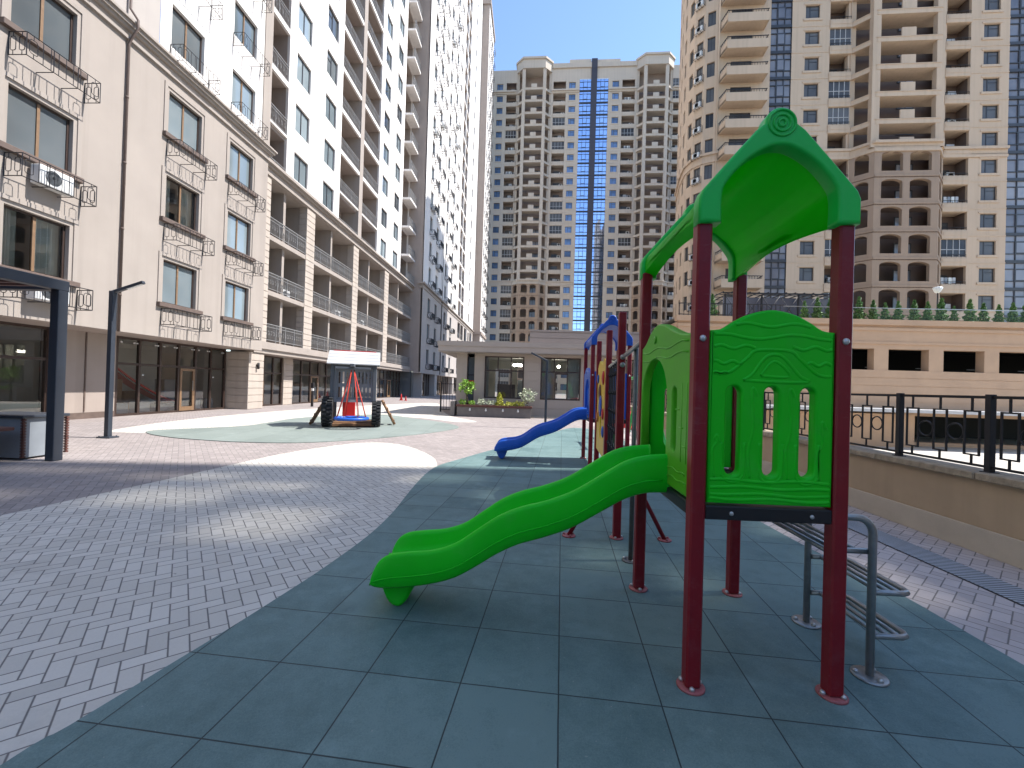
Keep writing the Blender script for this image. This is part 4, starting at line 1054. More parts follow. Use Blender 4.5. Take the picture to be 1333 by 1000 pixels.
t = thing('glazed_pergola', 'dark steel pergola with blue glazing on the podium behind the green playhouse', 'pergola', (17.2, 38.5, 7.98))
mb = MB()
for u in (0, 3.2, 6.4, 9.6): mb.box(u-.06, u+.06, -.06, .06, 0, 2.5); mb.box(u-.05, u+.05, 3.9, 4.0, 0, 2.9)
mb.box(-.4, 10, -.45, -.35, 2.45, 2.57)
for k in range(14): mb.box(-.35+k*.78, -.29+k*.78, -.4, 4.2, 2.57+.0, 2.66)
for y in (1, 2.2, 3.4): mb.box(-.4, 10, y, y+.06, 2.66, 2.72)
for k in range(6): mb.tube([(k*1.6, 0, .1), (k*1.6+1.6, 0, 2.4)], .025, 4); mb.tube([(k*1.6+1.6, 0, .1), (k*1.6, 0, 2.4)], .025, 4)
mb.build('frame', M['iron'], t)
mb = MB(); mb.box(0, 9.6, .4, .46, .05, 2.3); mb.build('glazing', M['pane_g'], t)

# ================================================================= pavilion
PV = Bld('pavilion', 'low taupe pavilion with tall windows and a flat overhanging roof', 'building', (0, 22.4, 0), 0)
wins = [(-2.5, -.38, .92, 3.2), (.5, 2.62, .92, 3.2)]
mb = MB(); wall(mb, -2.95, 7.0, .03, 3.3, [(a, b_, c, d-.03) for a, b_, c, d in wins]+[(4.0, 6.2, .92, 3.17)], 0, .25)
mb.quad([(7, 0, 0), (7, 7, 0), (7, 7, 4.7), (7, 0, 4.7)])
for z in (.9, 1.4, 1.9, 2.4, 2.9):                     # shadow-gap boards
    for a, b_ in ((-2.95, -2.56), (-.32, .44), (2.68, 3.94), (6.26, 7.0)): mb.box(a, b_, -.021, 0, z+.015, min(z+.485, 3.29))
mb.box(-2.95, 7.0, -.02, 0, .46, .86); mb.box(-3.0, 7.0, -.03, 0, .03, .43)
mb.build('wall', M['pav_clad'], PV.e)
mb = MB(); mb.box(-4.0, -3.45, 0, 7, .0, 3.3); mb.box(-3.04, -2.95, 0, 7, 0, 3.3); mb.build('side_wall', M['pav_clad'], PV.e)
for zz in range(0): pass
mb = MB(); mb.box(-4.86, 7.6, -.76, 8, 3.34, 3.6); mb.box(-4.9, 7.64, -.8, 8, 3.6, 3.85); mb.build('roof', M['pav_clad'], PV.e)
mb = MB(); mb.box(-4.86, 7.6, -.76, 8, 3.3, 3.339); mb.build('soffit', M['stucco'], PV.e)
mb = MB(); mb.box(-.1, 7.0, 1.4, 7, 3.85, 4.72); mb.box(-.16, 7.05, 1.34, 7.05, 4.72, 4.82)
for z in (4.05, 4.38): mb.box(-.12, 7.02, 1.37, 1.40, z, z+.3)
mb.build('roof_box', M['pav_dk'], PV.e)
pwk = None
for a, b_, c, d in wins+[(4.0, 6.2, .92, 3.2)]:
    f = MB(); w = b_-a; t_ = .07; y = .12
    f.box(a, a+t_, y-.05, y+.05, c, d-.03); f.box(b_-t_, b_, y-.05, y+.05, c, d-.03); f.box(a+t_, b_-t_, y-.05, y+.05, c, c+t_); f.box(a+t_, b_-t_, y-.05, y+.05, d-.03-t_, d-.03)
    for q in (.34, .67): f.box(a+w*q-.03, a+w*q+.03, y-.045, y+.045, d-.8, d-.1)
    f.box(a+t_, b_-t_, y-.046, y+.046, d-.83, d-.76)
    f.box(a+w*.36, a+w*.36+.06, y-.05, y+.04, c+t_, d-.84, 1); f.box(a+w*.66, a+w*.66+.06, y-.05, y+.04, c+t_, d-.84, 1); f.box(a+w*.36+.06, a+w*.66, y-.05, y+.04, d-.92, d-.84, 1)
    o_ = f.build('window', [M['frame_br'], M['frame_br']], PV.e)
    p = MB(); p.quad([(a, y, c), (b_, y, c), (b_, y, d), (a, y, d)]); p.build('pane', M['glass'], o_)
mb = MB()
wall(mb, -2.94, 6.98, .03, 3.2, [(-2.3, -1.2, .3, 2.7), (-.9, -.2, 1.6, 2.9), (.3, 1.1, 1.2, 2.9), (1.5, 2.3, .1, 2.5), (3, 6, .8, 3.0)], 4.5, .2); mb.quad([(-2.94, .26, .05), (6.98, .26, .05), (6.98, 4.5, .05), (-2.94, 4.5, .05)]); mb.quad([(.05, .26, .05), (.05, 4.5, .05), (.05, 4.5, 3.2), (.05, .26, 3.2)])  # back wall openings, doors among them, put in so daylight brightens the rooms
mb.quad([(-2.94, .26, 3.19), (-2.94, 4.5, 3.19), (6.98, 4.5, 3.19), (6.98, .26, 3.19)])
mb.build('interior', M['inner_w'], PV.e)
mb = MB()
for a, b_ in ((.56, 1.06), (1.95, 2.56), (-2.46, -2.3)):
    P = []
    for k in range(17): P.append((a+(b_-a)*k/16, .42+(.05 if k % 2 else -.05)))
    for (xa, ya), (xb, yb) in zip(P, P[1:]): mb.quad([(xa, ya, .95), (xb, yb, .95), (xb, yb, 3.15), (xa, ya, 3.15)], 0, True)
mb.build('curtain', M['curtain'], PV.e)
mb = MB(); mb.cbox(-1.9, -.9, 1.4, 2.0, .06, 1.7, .02); mb.cbox(-.75, -.45, 1.3, 1.8, .06, 1.95, .02, 1); mb.build('cabinet', [M['frame_br'], M['grey_p']], PV.e)
mb = MB(); mb.quad([(-3.44, .3, .1), (-3.05, .3, .1), (-3.05, .3, 3.1), (-3.44, .3, 3.1)]); mb.box(-3.45, -3.04, .22, .3, 2.1, 2.17, 1); mb.box(-3.45, -3.39, .22, .3, .1, 3.15, 1); mb.build('side_window', [M['pane_d'], M['frame_dk']], PV.e)
mb = MB(); mb.box(-3.4, -3.08, .24, .28, 1.62, 1.84); mb.build('sign_board', M['red'], PV.e)
mb = MB()
for u, v in ((-.95, 1.2), (-.75, 1.05), (-.6, 1.25), (1.55, 1.6), (4.6, 1.8)): mb.lathe([(.02, 2.86), (.085, 2.82), (.085, 2.74), (.02, 2.7)], u, v, 12)
mb.build('ceiling_lamp', M['lit'], PV.e)
PV.finish()

# ================================================================= perimeter wall and iron fence on the right
t = thing('parapet_wall', 'low beige rendered wall with a rough cap stone along the drop on the right', 'wall', (4.62, 0, 0))
mb = MB(); mb.box(0, .26, -4, 22.3, 0, .74); mb.build('wall', M['parapet'], t)
mb = MB(); mb.cbox(-.025, .0, -4, 22.3, 0, .26, .006); mb.build('plinth', M['plinth'], t)
mb = MB(); y = -4
rnd = random.Random(4)
while y < 22.2:
    L = min(rnd.uniform(.9, 1.3), 22.3-y); mb.cbox(-.06, .3, y+.004, y+L-.004, .741, .82+rnd.uniform(-.006, .006), .012); y += L
mb.build('cap_stone', M['capstone'], t)
t = thing('metal_fence', 'black iron fence of rectangles and rings on top of the low beige wall', 'fence', (4.69, 0, .82))
post = MB(); post.cbox(-.03, .03, -.03, .03, 0, .80, .004); post.cbox(-.05, .05, -.05, .05, 0, .012, .003)
pm = post.mesh('post', [M['iron']])
pan = MB(); PW = 1.05; a, e = .03, PW-.03
pan.box(-.012, .012, a, e, .755, .785); pan.box(-.012, .012, a, e, .045, .07)
bar = lambda y0, z0, y1, z1: pan.box(-.008, .008, min(y0, y1)-.008, max(y0, y1)+.008, min(z0, z1)-.008, max(z0, z1)+.008)
for k in range(3):
    c = PW*(.17+.33*k); h = .075
    bar(c-h, .16, c+h, .16); bar(c-h, .62, c+h, .62); bar(c-h, .176, c-h, .604); bar(c+h, .176, c+h, .604)
    bar(c, .078, c, .144); bar(c, .636, c, .747)
    if k < 2:
        c2 = PW*(.335+.33*k); n = 16; r = .088
        P = [(0, c2+r*cos(2*pi*i/n), .39+r*sin(2*pi*i/n)) for i in range(n+1)]
        pan.tube(P, .009, 5, cap=False)
pnm = pan.mesh('panel', [M['iron']])
for i in range(25):
    y = -3.9+PW*i
    obj('post', pm, t, (0, y, 0))
    if i < 24: obj('panel', pnm, t, (0, y, 0))

# ================================================================= green playhouse with slide
def plate(outl, half, T, bev=.008): 
    mb = MB(); mb.add(filled(outl, half, bev), T); return mb
def flange(mb, x, y, mi=1, r=.070, a0=.7):
    mb.lathe([(r, .022), (r, .030), (r-.006, .034), (.02, .034)], x, y, 20, mi)
    for a in (a0, a0+2.1, a0+4.2): mb.lathe([(.014, .034), (.013, .045), (.007, .05), (.002, .051)], x+r*.74*cos(a), y+r*.68*sin(a), 8, mi+1)
def post(parent, x, y, ztop, w=.076, m='maroon', bolts=(), a0=.7):
    mb = MB(); mb.cbox(x-w/2, x+w/2, y-w/2, y+w/2, .034, ztop, .009)
    flange(mb, x, y, a0=a0)
    for z in bolts: mb.lathe([(.018, y-w/2), (.016, y-w/2-.007), (.006, y-w/2-.011), (.001, y-w/2-.011)], x, z, 10, 2, 'y')
    return mb.build('post', [M[m], M['flange'], M['bolt']], parent)
SLN = [(.86, 1.17, .93), (.72, 1.155, .92), (.59, 1.115, .875), (.44, 1.02, .785), (.28, .92, .69), (.12, .855, .625), (-.05, .805, .57), (-.18, .745, .505), (-.31, .655, .42), (-.44, .565, .345), (-.58, .515, .30), (-.74, .495, .27), (-.85, .475, .258), (-.92, .43, .256), (-.96, .36, .262), (-.975, .30, .272)]
def slide(parent, m, y0=2.6, y1=3.06):
    C_ = []                                               # the chute runs a few degrees off the tower's side
    for x, t_, b_ in spline(SLN, 5):
        k = 1+(.86-x)*.0726/2.6; C_.append((x*k, 1.55+(t_-1.55)*k, 1.55+(b_-1.55)*k))
    dy = lambda x: (.86-x)*.0726
    mb = MB(); w = y1-y0; rings = []
    for x, t_, b in C_:
        h = t_-b; fl = b+.055
        # cross section from near outside round over the near rim, along the chute, over the far rim and back underneath
        sec = [(0.0, b+.02), (-.004, b+h*.45), (.0, t_-.028), (.008, t_-.008), (.022, t_), (.038, t_-.008), (.046, t_-.03), (.052, fl+(t_-fl)*.45), (.07, fl+.02), (.10, fl+.003),
               (w-.10, fl+.003), (w-.07, fl+.02), (w-.052, fl+(t_-fl)*.45), (w-.046, t_-.03), (w-.038, t_-.008), (w-.022, t_), (w-.008, t_-.008), (w, t_-.028), (w+.004, b+h*.45), (w, b+.02), (w-.02, b+.002), (.02, b+.002)]
        rings.append(len(mb.v)); mb.v += [(x, y0+q+dy(x), max(z, b)) for q, z in sec]; n = len(sec)
    for a, b in zip(rings, rings[1:]):
        for k in range(n): mb.f.append((a+k, b+k, b+(k+1) % n, a+(k+1) % n)); mb.m.append(0); mb.sm.append(True)
    mb.f.append(tuple(rings[-1]+k for k in range(n))); mb.f.append(tuple(rings[0]+k for k in reversed(range(n)))); mb.m += [0, 0]; mb.sm += [False, False]
    for side in (y0-.003, y1+.003):                       # moulded rib along each flank
        mb.tube([(x, side+dy(x), b+(t_-b)*.34) for x, t_, b in C_[2:-6]], .0045, 6)
    o = mb.build('slide', M[m], parent)
    ft = MB()
    ft.add(filled([spline([(-1.0, .25), (-.985, .17), (-.94, .07), (-.89, .03), (-.84, .035), (-.79, .10), (-.74, .25)], 5)], .12, .02), XZ((y0+y1)/2+.13))
    ft.build('slide_foot', M[m], o); return o
def play_tower(root, xs, ys, g, gr, gl, full=True):
    """posts, deck, gable roof, panels. xs: left/right post centres, ys: front/back"""
    (xl, xr), (yf, yb) = xs, ys
    cx = (xl+xr)/2
    post(root, xl, yf, 2.44, bolts=(1.83,), a0=2.4); post(root, xr, yf, 2.44, bolts=(1.83,), a0=5.4); post(root, xl, yb, 2.46, a0=2.6); post(root, xr, yb, 2.46, a0=5.6)
    mb = MB(); i = .05
    mb.cbox(xl+i-.012, xr-i+.012, yf-.03, yf+.03, .90, .972, .006); mb.cbox(xl+i, xr-i, yb-.03, yb+.03, .90, .972, .006)
    mb.cbox(xl-.03, xl+.03, yf+i, yb-i, .90, .972, .006); mb.cbox(xr-.03, xr+.03, yf+i, yb-i, .90, .972, .006)
    mb.box(xl+.03, xr-.03, yf+.03, yb-.03, .935, .965)
    for x in (xl+.17, xr-.14): mb.lathe([(.012, yf-.03), (.01, yf-.036), (.001, yf-.037)], x, .935, 8, 1, 'y')
    mb.build('deck', [M['deck'], M['bolt']], root)
    # roof: two gable frames and the moulded vault between them
    half_o = [(.40, 2.42), (.40, 2.545), (.385, 2.585), (.25, 2.745), (.12, 2.895)]
    outer = half_o+[(.082*cos(a)+.0, 2.925+.085*sin(a)) for a in [radians(d) for d in range(0, 181, 15)]]+[(-x, z) for x, z in reversed(half_o)]
    inner = spline([(-.285, 2.42), (-.285, 2.56), (-.26, 2.63), (-.17, 2.735), (-.07, 2.80), (0, 2.815), (.07, 2.80), (.17, 2.735), (.26, 2.63), (.285, 2.56), (.285, 2.42)], 5)
    gb = filled([[(x, z) for x, z in outer]+inner], .045, .016, 3)
    rf = MB()
    for y in (yf-.02, yb+.02): rf.add(gb, XZ(y) @ Matrix.Translation((cx, 0, 0)))
    for y, s in ((yf-.066, -1),):
        for r in (.066, .042, .018):
            P = [(cx+r*cos(2*pi*k/24), y, 2.925+r*sin(2*pi*k/24)) for k in range(25)]; rf.tube(P, .0065, 6, cap=False)
    so = spline([(-.375, 2.46), (-.375, 2.55), (-.34, 2.61), (-.2, 2.765), (-.09, 2.875), (0, 2.935), (.09, 2.875), (.2, 2.765), (.34, 2.61), (.375, 2.55), (.375, 2.46)], 5)
    si = [(x*1.0, z) for x, z in inner]
    ny = 10; A, B = [], []
    for k in range(ny+1):
        t_ = k/ny; y = yf+(yb-yf)*t_; dip = .10*sin(pi*t_)
        A.append(len(rf.v)); rf.v += [(cx+x*(1-.04*sin(pi*t_)), y, z+(dip*.55 if z < 2.5 else 0)) for x, z in so]
        B.append(len(rf.v)); rf.v += [(cx+x*(1.06 if abs(x) > .2 else 1.02), y, (z+dip*.55 if z < 2.5 else z+.012)) for x, z in si]
    for L_, rv in ((A, 0), (B, 1)):
        for a, b in zip(L_, L_[1:]):
            n = len(so)
            for q in range(n-1):
                f = (a+q, a+q+1, b+q+1, b+q); rf.f.append(f if rv == 0 else f[::-1]); rf.m.append(1); rf.sm.append(True)
    n = len(so)
    for k in range(ny):
        for q in (0, n-1):
            rf.f.append((A[k]+q, A[k+1]+q, B[k+1]+q, B[k]+q)); rf.m.append(1); rf.sm.append(False)
    rf.build('roof', [M[gr], M['green_v' if g == 'green' else g]], root)
    # front panel: scalloped top, three slots, wave relief
    w0, w1 = xl+.044, xr-.044; W = w1-w0
    U = lambda q: w0+W*q
    top = spline([(U(0), 1.875), (U(.10), 1.885), (U(.2), 1.925), (U(.33), 1.965), (U(.5), 1.985), (U(.67), 1.965), (U(.8), 1.925), (U(.9), 1.885), (U(1), 1.875)], 6)
    out = [(U(0), .985)]+top+[(U(1), .985)]
    slots = [slot(U(q), 1.13, 1.59, .074) for q in (.20, .505, .795)]
    fp = plate([out]+slots, .03, XZ(yf), .012)
    def relief(pts, r=.013, y=yf-.0215): fp.tube([(x, y, z) for x, z in spline(pts, 8)], r, 10)
    def wave(z, q0, q1, amp, ph=0): relief([(U(q0+(q1-q0)*k/8), z+amp*sin(ph+k*1.25)) for k in range(9)])
    wave(1.905, .2, .8, .009); wave(1.845, .03, .97, .012, 1); wave(1.79, .03, .36, .009); wave(1.79, .66, .97, .009, 2); wave(1.71, .03, .25, .008, 1); wave(1.71, .78, .97, .008); wave(1.655, .03, .14, .005)
    relief([(U(.03), 1.655), (U(.16), 1.66), (U(.30), 1.735), (U(.38), 1.775), (U(.63), 1.775), (U(.72), 1.735), (U(.86), 1.66), (U(.97), 1.65)])
    relief([(U(.27), 1.62), (U(.34), 1.65), (U(.44), 1.735), (U(.52), 1.755), (U(.6), 1.735), (U(.72), 1.65), (U(.79), 1.62), (U(.55), 1.615), (U(.27), 1.62)])
    relief([(U(.41), 1.645), (U(.52), 1.72), (U(.64), 1.645), (U(.41), 1.645)], .012)
    for z in (1.105, 1.07, 1.035, 1.01): wave(z, .02, .98, .005, z*40)
    for q in (.20, .505, .795):
        P = [(U(q)-.05*1.15, 1.3)]+[(U(q)+.056*cos(a), 1.15+.055*sin(a)) for a in [pi+pi*k/8 for k in range(9)]]+[(U(q)+.058, 1.3)]
        relief(P, .012)
    for q, z0 in ((.055, 1.32), (.345, 1.56), (.645, 1.56), (.90, 1.40)):
        relief([(U(q)-.0, 1.12), (U(q)-.012, 1.25), (U(q)+.01, 1.38 if z0 > 1.4 else 1.3), (U(q), z0), (U(q)+.012, z0+.015), (U(q)+.026, z0-.02)], .012)
    fp.build('front_panel', M[g], root)
    # arch panel on the slide side, window panel on the ladder side, open back rail
    v0, v1 = yf+.044, yb-.044; V = v1-v0
    Vq = lambda q: v0+V*q
    topl = spline([(Vq(0), 1.87), (Vq(.15), 1.885), (Vq(.32), 1.93), (Vq(.5), 1.985), (Vq(.64), 2.0), (Vq(.78), 1.965), (Vq(.9), 1.90), (Vq(1), 1.87)], 6)
    da, db = (.385, .965) if full else (.2, .78)
    arch_ = [(Vq(da), .985)]+[(Vq((da+db)/2)-(db-da)/2*V*cos(a), 1.51+.26*sin(a)) for a in [pi*k/14 for k in range(15)]]+[(Vq(db), .985)]
    outl = [(Vq(0), .985)]+arch_+[(Vq(1), .985)]+topl[::-1]
    sp_ = plate([outl]+[slot(Vq(.24), 1.2, 1.58, .075)], .03, YZ(xl), .012)
    for z, am in ((1.83, .012), (1.77, .012), (1.10, .006), (1.05, .006)):
        q1 = .97 if z > 1.6 else .38
        sp_.tube([(xl-.029, Vq(.03+(q1-.03)*k/10), z+am*sin(k*1.3)) for k in range(11)], .006, 6)
    for k in range(3): sp_.tube([(xl-.029, Vq(.02+.06*k), 1.25+.1*k), (xl-.029, Vq(.09+.06*k), 1.25+.1*k)], .004, 5)
    for q in (.03, .11): sp_.tube([(xl-.029, Vq(q), 1.16), (xl-.029, Vq(q), 1.6)], .004, 5)
    sp_.lathe([(.025, xl-.029), (.03, xl-.036), (.012, xl-.04), (.002, xl-.036)], Vq(.66), 1.9, 10, 0, 'x')
    sp_.build('side_panel', M[gl], root)
    top2 = [(Vq(0), 1.87), (Vq(.3), 1.93), (Vq(.5), 1.97), (Vq(.7), 1.93), (Vq(1), 1.87)]
    bp = plate([[(U(0), .985)]+top+[(U(1), .985)]]+[slot(U(q), 1.13, 1.585, .085) for q in (.25, .72)], .025, XZ(yb), .012)
    bp.build('back_panel', M[g], root)
G_ = thing('playhouse', 'green roofed playhouse with green wavy slide on maroon posts in the foreground', 'play equipment')
play_tower(G_, (.875, 1.585), (2.235, 3.30), 'green', 'green_r', 'green_l')
slide(G_, 'green')
# steel step ladder on the right flank
mb = MB()
for y in (2.40, 2.93):
    P = [(1.90, y, .03), (1.90, y, .80)]+[(1.90-.09+.09*cos(a), y, .80+.09*sin(a)) for a in [pi/2*k/5 for k in range(1, 6)]]+[(1.64, y, .89)]
    mb.tube(P, .02, 10); flange(mb, 1.90, y, 0, .085)
ld_ = mb.build('ladder', [M['steel'], M['bolt']], G_)
for z, xa, xb in ((.235, 1.91, 2.13), (.475, 1.91, 2.13), (.70, 1.66, 1.895)):
    s_ = MB(); y0, y1 = 2.42, 2.91; n = 3
    if xb > 2: loop = [(xa, y0, z), (xb-.05, y0, z), (xb-.015, y0+.015, z), (xb, y0+.05, z), (xb, y1-.05, z), (xb-.015, y1-.015, z), (xb-.05, y1, z), (xa, y1, z)]
    else: loop = [(xb, y0, z), (xa, y0, z), (xa, y1, z), (xb, y1, z)]
    s_.tube(loop, .0165, 8)
    for k in range(1, 4): x = xa+(xb-xa)*k/4; s_.tube([(x, y0, z), (x, y1, z)], .012, 8)
    s_.build('step', M['steel'], ld_)

# ================================================================= climbing frame linking the two towers
K = thing('climbing_frame', 'row of maroon posts with black rope net and yellow play panel between the two playhouses', 'play equipment')
PC, PE, PF, PGp = (.885, 3.36), (.93, 4.40), (1.05, 5.76), (1.13, 7.10)
for x, y in (PE, PF, PGp): post(K, x, y, 2.36, a0=2.2)
for dx in (-.49, .49):
    mb = MB(); mb.tube([(PE[0]+dx, PE[1], .03), (PE[0]+(.05 if dx > 0 else -.05), PE[1], .86)], .022, 8); flange(mb, PE[0]+dx, PE[1], 0, .07); mb.m = [1 if m == 0 and i > 40 else m for i, m in enumerate(mb.m)]
    mb.build('brace', [M['maroon'], M['flange'], M['bolt']], K)
mb = MB(); mb.tube([(.94, 3.83, .03), (.94, 3.83, 1.93)], .021, 10); flange(mb, .94, 3.83, 0, .075); mb.build('steel_pole', [M['steel_dk'], M['bolt']], K)
mb = MB(); mb.tube([(.90, 3.36, 1.965), (.94, 4.345, 1.895)], .021, 10); mb.build('handrail', M['steel'], K); mb = MB(); mb.tube([(.94, 4.45, 1.89), (1.05, 5.70, 1.86)], .021, 10)
for z in (1.89, 1.81): mb.lathe([(.02, PE[1]-.05), (.026, PE[1]-.056), (.026, PE[1]-.066), (.01, PE[1]-.072)], PE[0], z, 12, 0, 'y')
mb.build('handrail', M['steel'], K)
mb = MB(); mb.tube([(.95, 4.46, .30), (1.05, 5.70, .30)], .018, 8); mb.build('foot_rail', M['steel'], K)
net = MB()
for k in range(6):
    t_ = (k+.5)/6; x, y = PE[0]+(PF[0]-PE[0])*t_, PE[1]+.05+(PF[1]-PE[1]-.1)*t_
    net.tube([(x, y, .3), (x, y, 1.87)], .010, 6)
for k in range(7):
    z = .42+.22*k; net.tube([(PE[0]+.05*.1, PE[1]+.05, z), (PF[0], PF[1]-.05, z)], .010, 6)
    for j in range(6):
        t_ = (j+.5)/6; x, y = PE[0]+(PF[0]-PE[0])*t_, PE[1]+.05+(PF[1]-PE[1]-.1)*t_; net.lathe([(.012, z-.025), (.022, z), (.012, z+.025)], x, y, 8)
net.build('rope_net', M['rope'], K)
mb = MB()
ax, ay = PF[0], PF[1]+.06; bx, by = PGp[0], PGp[1]-.06; an = atan2(by-ay, bx-ax); L = hypot(bx-ax, by-ay)
T = Matrix.Translation((ax, ay, 0)) @ Matrix.Rotation(an, 4, 'Z') @ XZ(0)
pl = filled([[(0.0, .58)]+spline([(0, 1.9), (L*.25, 2.0), (L*.5, 1.93), (L*.75, 2.0), (L, 1.9)], 6)+[(L, .58)], slot(L*.5, .8, 1.25, .22)], .02, .008)
mb.add(pl, T); yp = mb.build('play_panel', M['yellow'], K)
q = MB(); R_ = Matrix.Translation((ax, ay, 0)) @ Matrix.Rotation(an, 4, 'Z')
for u, z, r, mi in ((.3, 1.72, .10, 0), (.75, 1.5, .13, 1), (.25, 1.2, .08, 0), (1.0, 1.12, .09, 2), (.2, .95, .08, 3), (1.05, 1.72, .07, 3), (.62, 1.3, .16, 3)):
    q = MB(); l_ = MB(); l_.lathe([(r*.4, .02), (r, .022), (r, .035), (r*.6, .045), (r*.2, .05)], u, z, 14, mi, 'y'); q.add(l_, R_)
    l_ = MB(); l_.lathe([(r*.4, -.02), (r, -.022), (r, -.035), (r*.6, -.045)][::-1], u, z, 14, mi, 'y'); q.add(l_, R_)
    q.build('play_knob', [M['red'], M['brown'], M['orange'], M['blue']], yp)

# ================================================================= blue playhouse beyond
B_ = thing('playhouse', 'blue roofed playhouse with a blue slide behind the climbing net', 'play equipment')
play_tower(B_, (1.20, 1.91), (8.30, 9.36), 'blue', 'blue', 'blue', False)
bs = MB()
o = slide(B_, 'blue', 8.62, 9.08); o.location = (.30, 0, 0)
# ================================================================= swing frame, ride-on toy behind
t = thing('swing_frame', 'bright green tubular swing frame behind the blue playhouse', 'swing', (2.9, 11.6, 0))
mb = MB()
for y in (-.75, .75): mb.tube([(-.45, y, .02), (-.14, y, 1.9), (.14, y, 1.9), (.6, y, .02)], .04, 8)
mb.tube([(0, -.75, 1.9), (0, .75, 1.9)], .045, 8); mb.build('frame', M['green_s'], t)
mb = MB(); mb.tube([(0, -.3, 1.9), (0, -.3, .55)], .01, 5); mb.tube([(0, .3, 1.9), (0, .3, .55)], .01, 5); mb.build('chain', M['steel'], t)
mb = MB(); mb.cbox(-.16, .16, -.32, .32, .48, .55, .02); mb.build('seat', M['red'], t)
t = thing('ride_on_toy', 'red play motorbike with black wheels beside the green swing frame', 'play equipment', (3.0, 13.4, 0), .2)
for x in (-.62, .62):
    mb = MB(); P = [(x+.27*cos(2*pi*k/20), 0, .31+.27*sin(2*pi*k/20)) for k in range(21)]; mb.tube(P, .075, 8, cap=False); w = mb.build('wheel', M['tyre'], t)
    h = MB(); h.lathe([(.2, -.03), (.2, .03)], x, .31, 16, 0, 'y'); h.build('hub', M['steel'], w)
mb = MB(); mb.add(filled([spline([(-.75, .62), (-.5, .72), (-.2, .66), (.15, .86), (.4, .9), (.62, .72), (.5, .5), (.2, .38), (-.3, .38), (-.6, .5), (-.75, .62)], 5)], .11, .04), XZ(0)); mb.build('body', M['red'], t)
mb = MB(); mb.tube([(.42, -.3, 1.02), (.45, 0, .95), (.42, .3, 1.02)], .02, 6); mb.tube([(.45, 0, .95), (.62, 0, .32)], .03, 6); mb.build('handlebar', M['steel_dk'], t)

# ================================================================= tractor play house on the teal surface
T_ = thing('tractor_playhouse', 'tractor shaped playhouse with big black tyres, white slatted roof and a red rope basket swing', 'play equipment', (-6.23, 14.6, 0), radians(20))
mb = MB()                                                 # roof boards front and back
for sgn in (-1, 1):
    for k in range(4):
        y0, z0 = sgn*(.78-.18*k), 2.16+.115*k
        mb.quad([(-.84, y0, z0), (.84, y0, z0), (.84, y0-sgn*.19, z0+.13), (-.84, y0-sgn*.19, z0+.13)][::1 if sgn < 0 else -1])
        mb.box(-.84, .84, min(y0-.012, y0+.012), max(y0-.012, y0+.012), z0-.02, z0+.012)
mb.quad([(-.84, -.76, 2.17), (-.84, -.06, 2.62), (-.84, .06, 2.62), (-.84, .76, 2.17)]); mb.quad([(.84, -.76, 2.17), (.84, .76, 2.17), (.84, .06, 2.62), (.84, -.06, 2.62)])
rf = mb.build('roof', M['white'], T_)
mb = MB(); mb.box(-.7, .7, -.06, .06, 2.62, 2.66); mb.build('ridge_board', M['red'], rf)
mb = MB()
for x in (-.68, .68):
    for y in (-.5, .62): mb.cbox(x-.06, x+.06, y-.06, y+.06, .02, 2.24, .01)
for z in (2.02,): mb.cbox(-.62, .62, -.55, -.45, z, z+.12, .008); mb.cbox(-.62, .62, .57, .67, z, z+.12, .008)
for x in (-.68, .68): mb.cbox(x-.05, x+.05, -.44, .56, 2.02, 2.14, .008)
mb.build('cabin_frame', M['grey_d'], T_)
mb = MB(); wall(mb, -.62, .62, .92, 2.0, [(-.5+.125*k, -.44+.125*k, 1.02, 1.38) for k in range(9)]+[(-.5+.125*k, -.44+.125*k, 1.5, 1.9) for k in range(9) if k != 4], -.3, .05)
mb.box(-.63, .63, -.42, -.3, .86, .95); mb.box(-.63, .63, -.42, -.3, 1.98, 2.03); mb.box(-.63, -.56, -.42, -.3, .95, 1.98); mb.box(.56, .63, -.42, -.3, .95, 1.98); mb.build('grille_panel', M['grey_p'], T_)
def tyre(x, y, R0, wd):
    w = MB(); w.lathe([(R0*.55, -wd/2), (R0*.93, -wd/2), (R0, -wd*.36), (R0, wd*.36), (R0*.93, wd/2), (R0*.55, wd/2)], 0, 0, 32, 0, 'x')
    for k in range(22):
        a = 2*pi*k/22
        for s in (-1, 1):
            b_ = MB(); b_.cbox(s*wd*.02 if s > 0 else -wd*.48, wd*.48 if s > 0 else -wd*.02, -.035, .035, R0-.01, R0+.045, .008)
            w.add(b_, Matrix.Rotation(a+(.14 if s > 0 else 0), 4, 'X'))
    mb = MB(); mb.add(w, Matrix.Translation((x, y, R0+.07))); tt = mb.build('wheel', M['tyre'], T_)
    h = MB(); h.lathe([(R0*.5, -wd*.3), (R0*.54, 0), (R0*.5, wd*.3)], 0, 0, 20, 0, 'x'); hh = MB(); hh.add(h, Matrix.Translation((x, y, R0+.07))); hh.build('rim', M['red'], tt)
tyre(-.79, -.42, .47, .34); tyre(.77, -.42, .41, .30)
mb = MB(); mb.cbox(-.62, .62, -.5, .6, .10, .19, .01); mb.cbox(-.7, .7, -.62, -.5, .05, .15, .01); mb.build('floor', M['wood'], T_)
mb = MB(); mb.cbox(-.42, .02, .62, .70, .2, .98, .02); mb.build('red_panel', M['red'], T_)
for s in (-1, 1):
    mb = MB(); a, b_ = (s*.95, .92), (s*1.42, .05)
    for y in (.15, .62):
        mb.tube([(a[0], y, a[1]), (b_[0], y, b_[1])], .045, 6)
    for k in range(4):
        t_ = (k+.5)/4; mb.box(a[0]+(b_[0]-a[0])*t_-.05, a[0]+(b_[0]-a[0])*t_+.05, .1, .67, a[1]+(b_[1]-a[1])*t_-.02, a[1]+(b_[1]-a[1])*t_+.05)
    mb.build('climbing_ramp', M['wood'], T_)
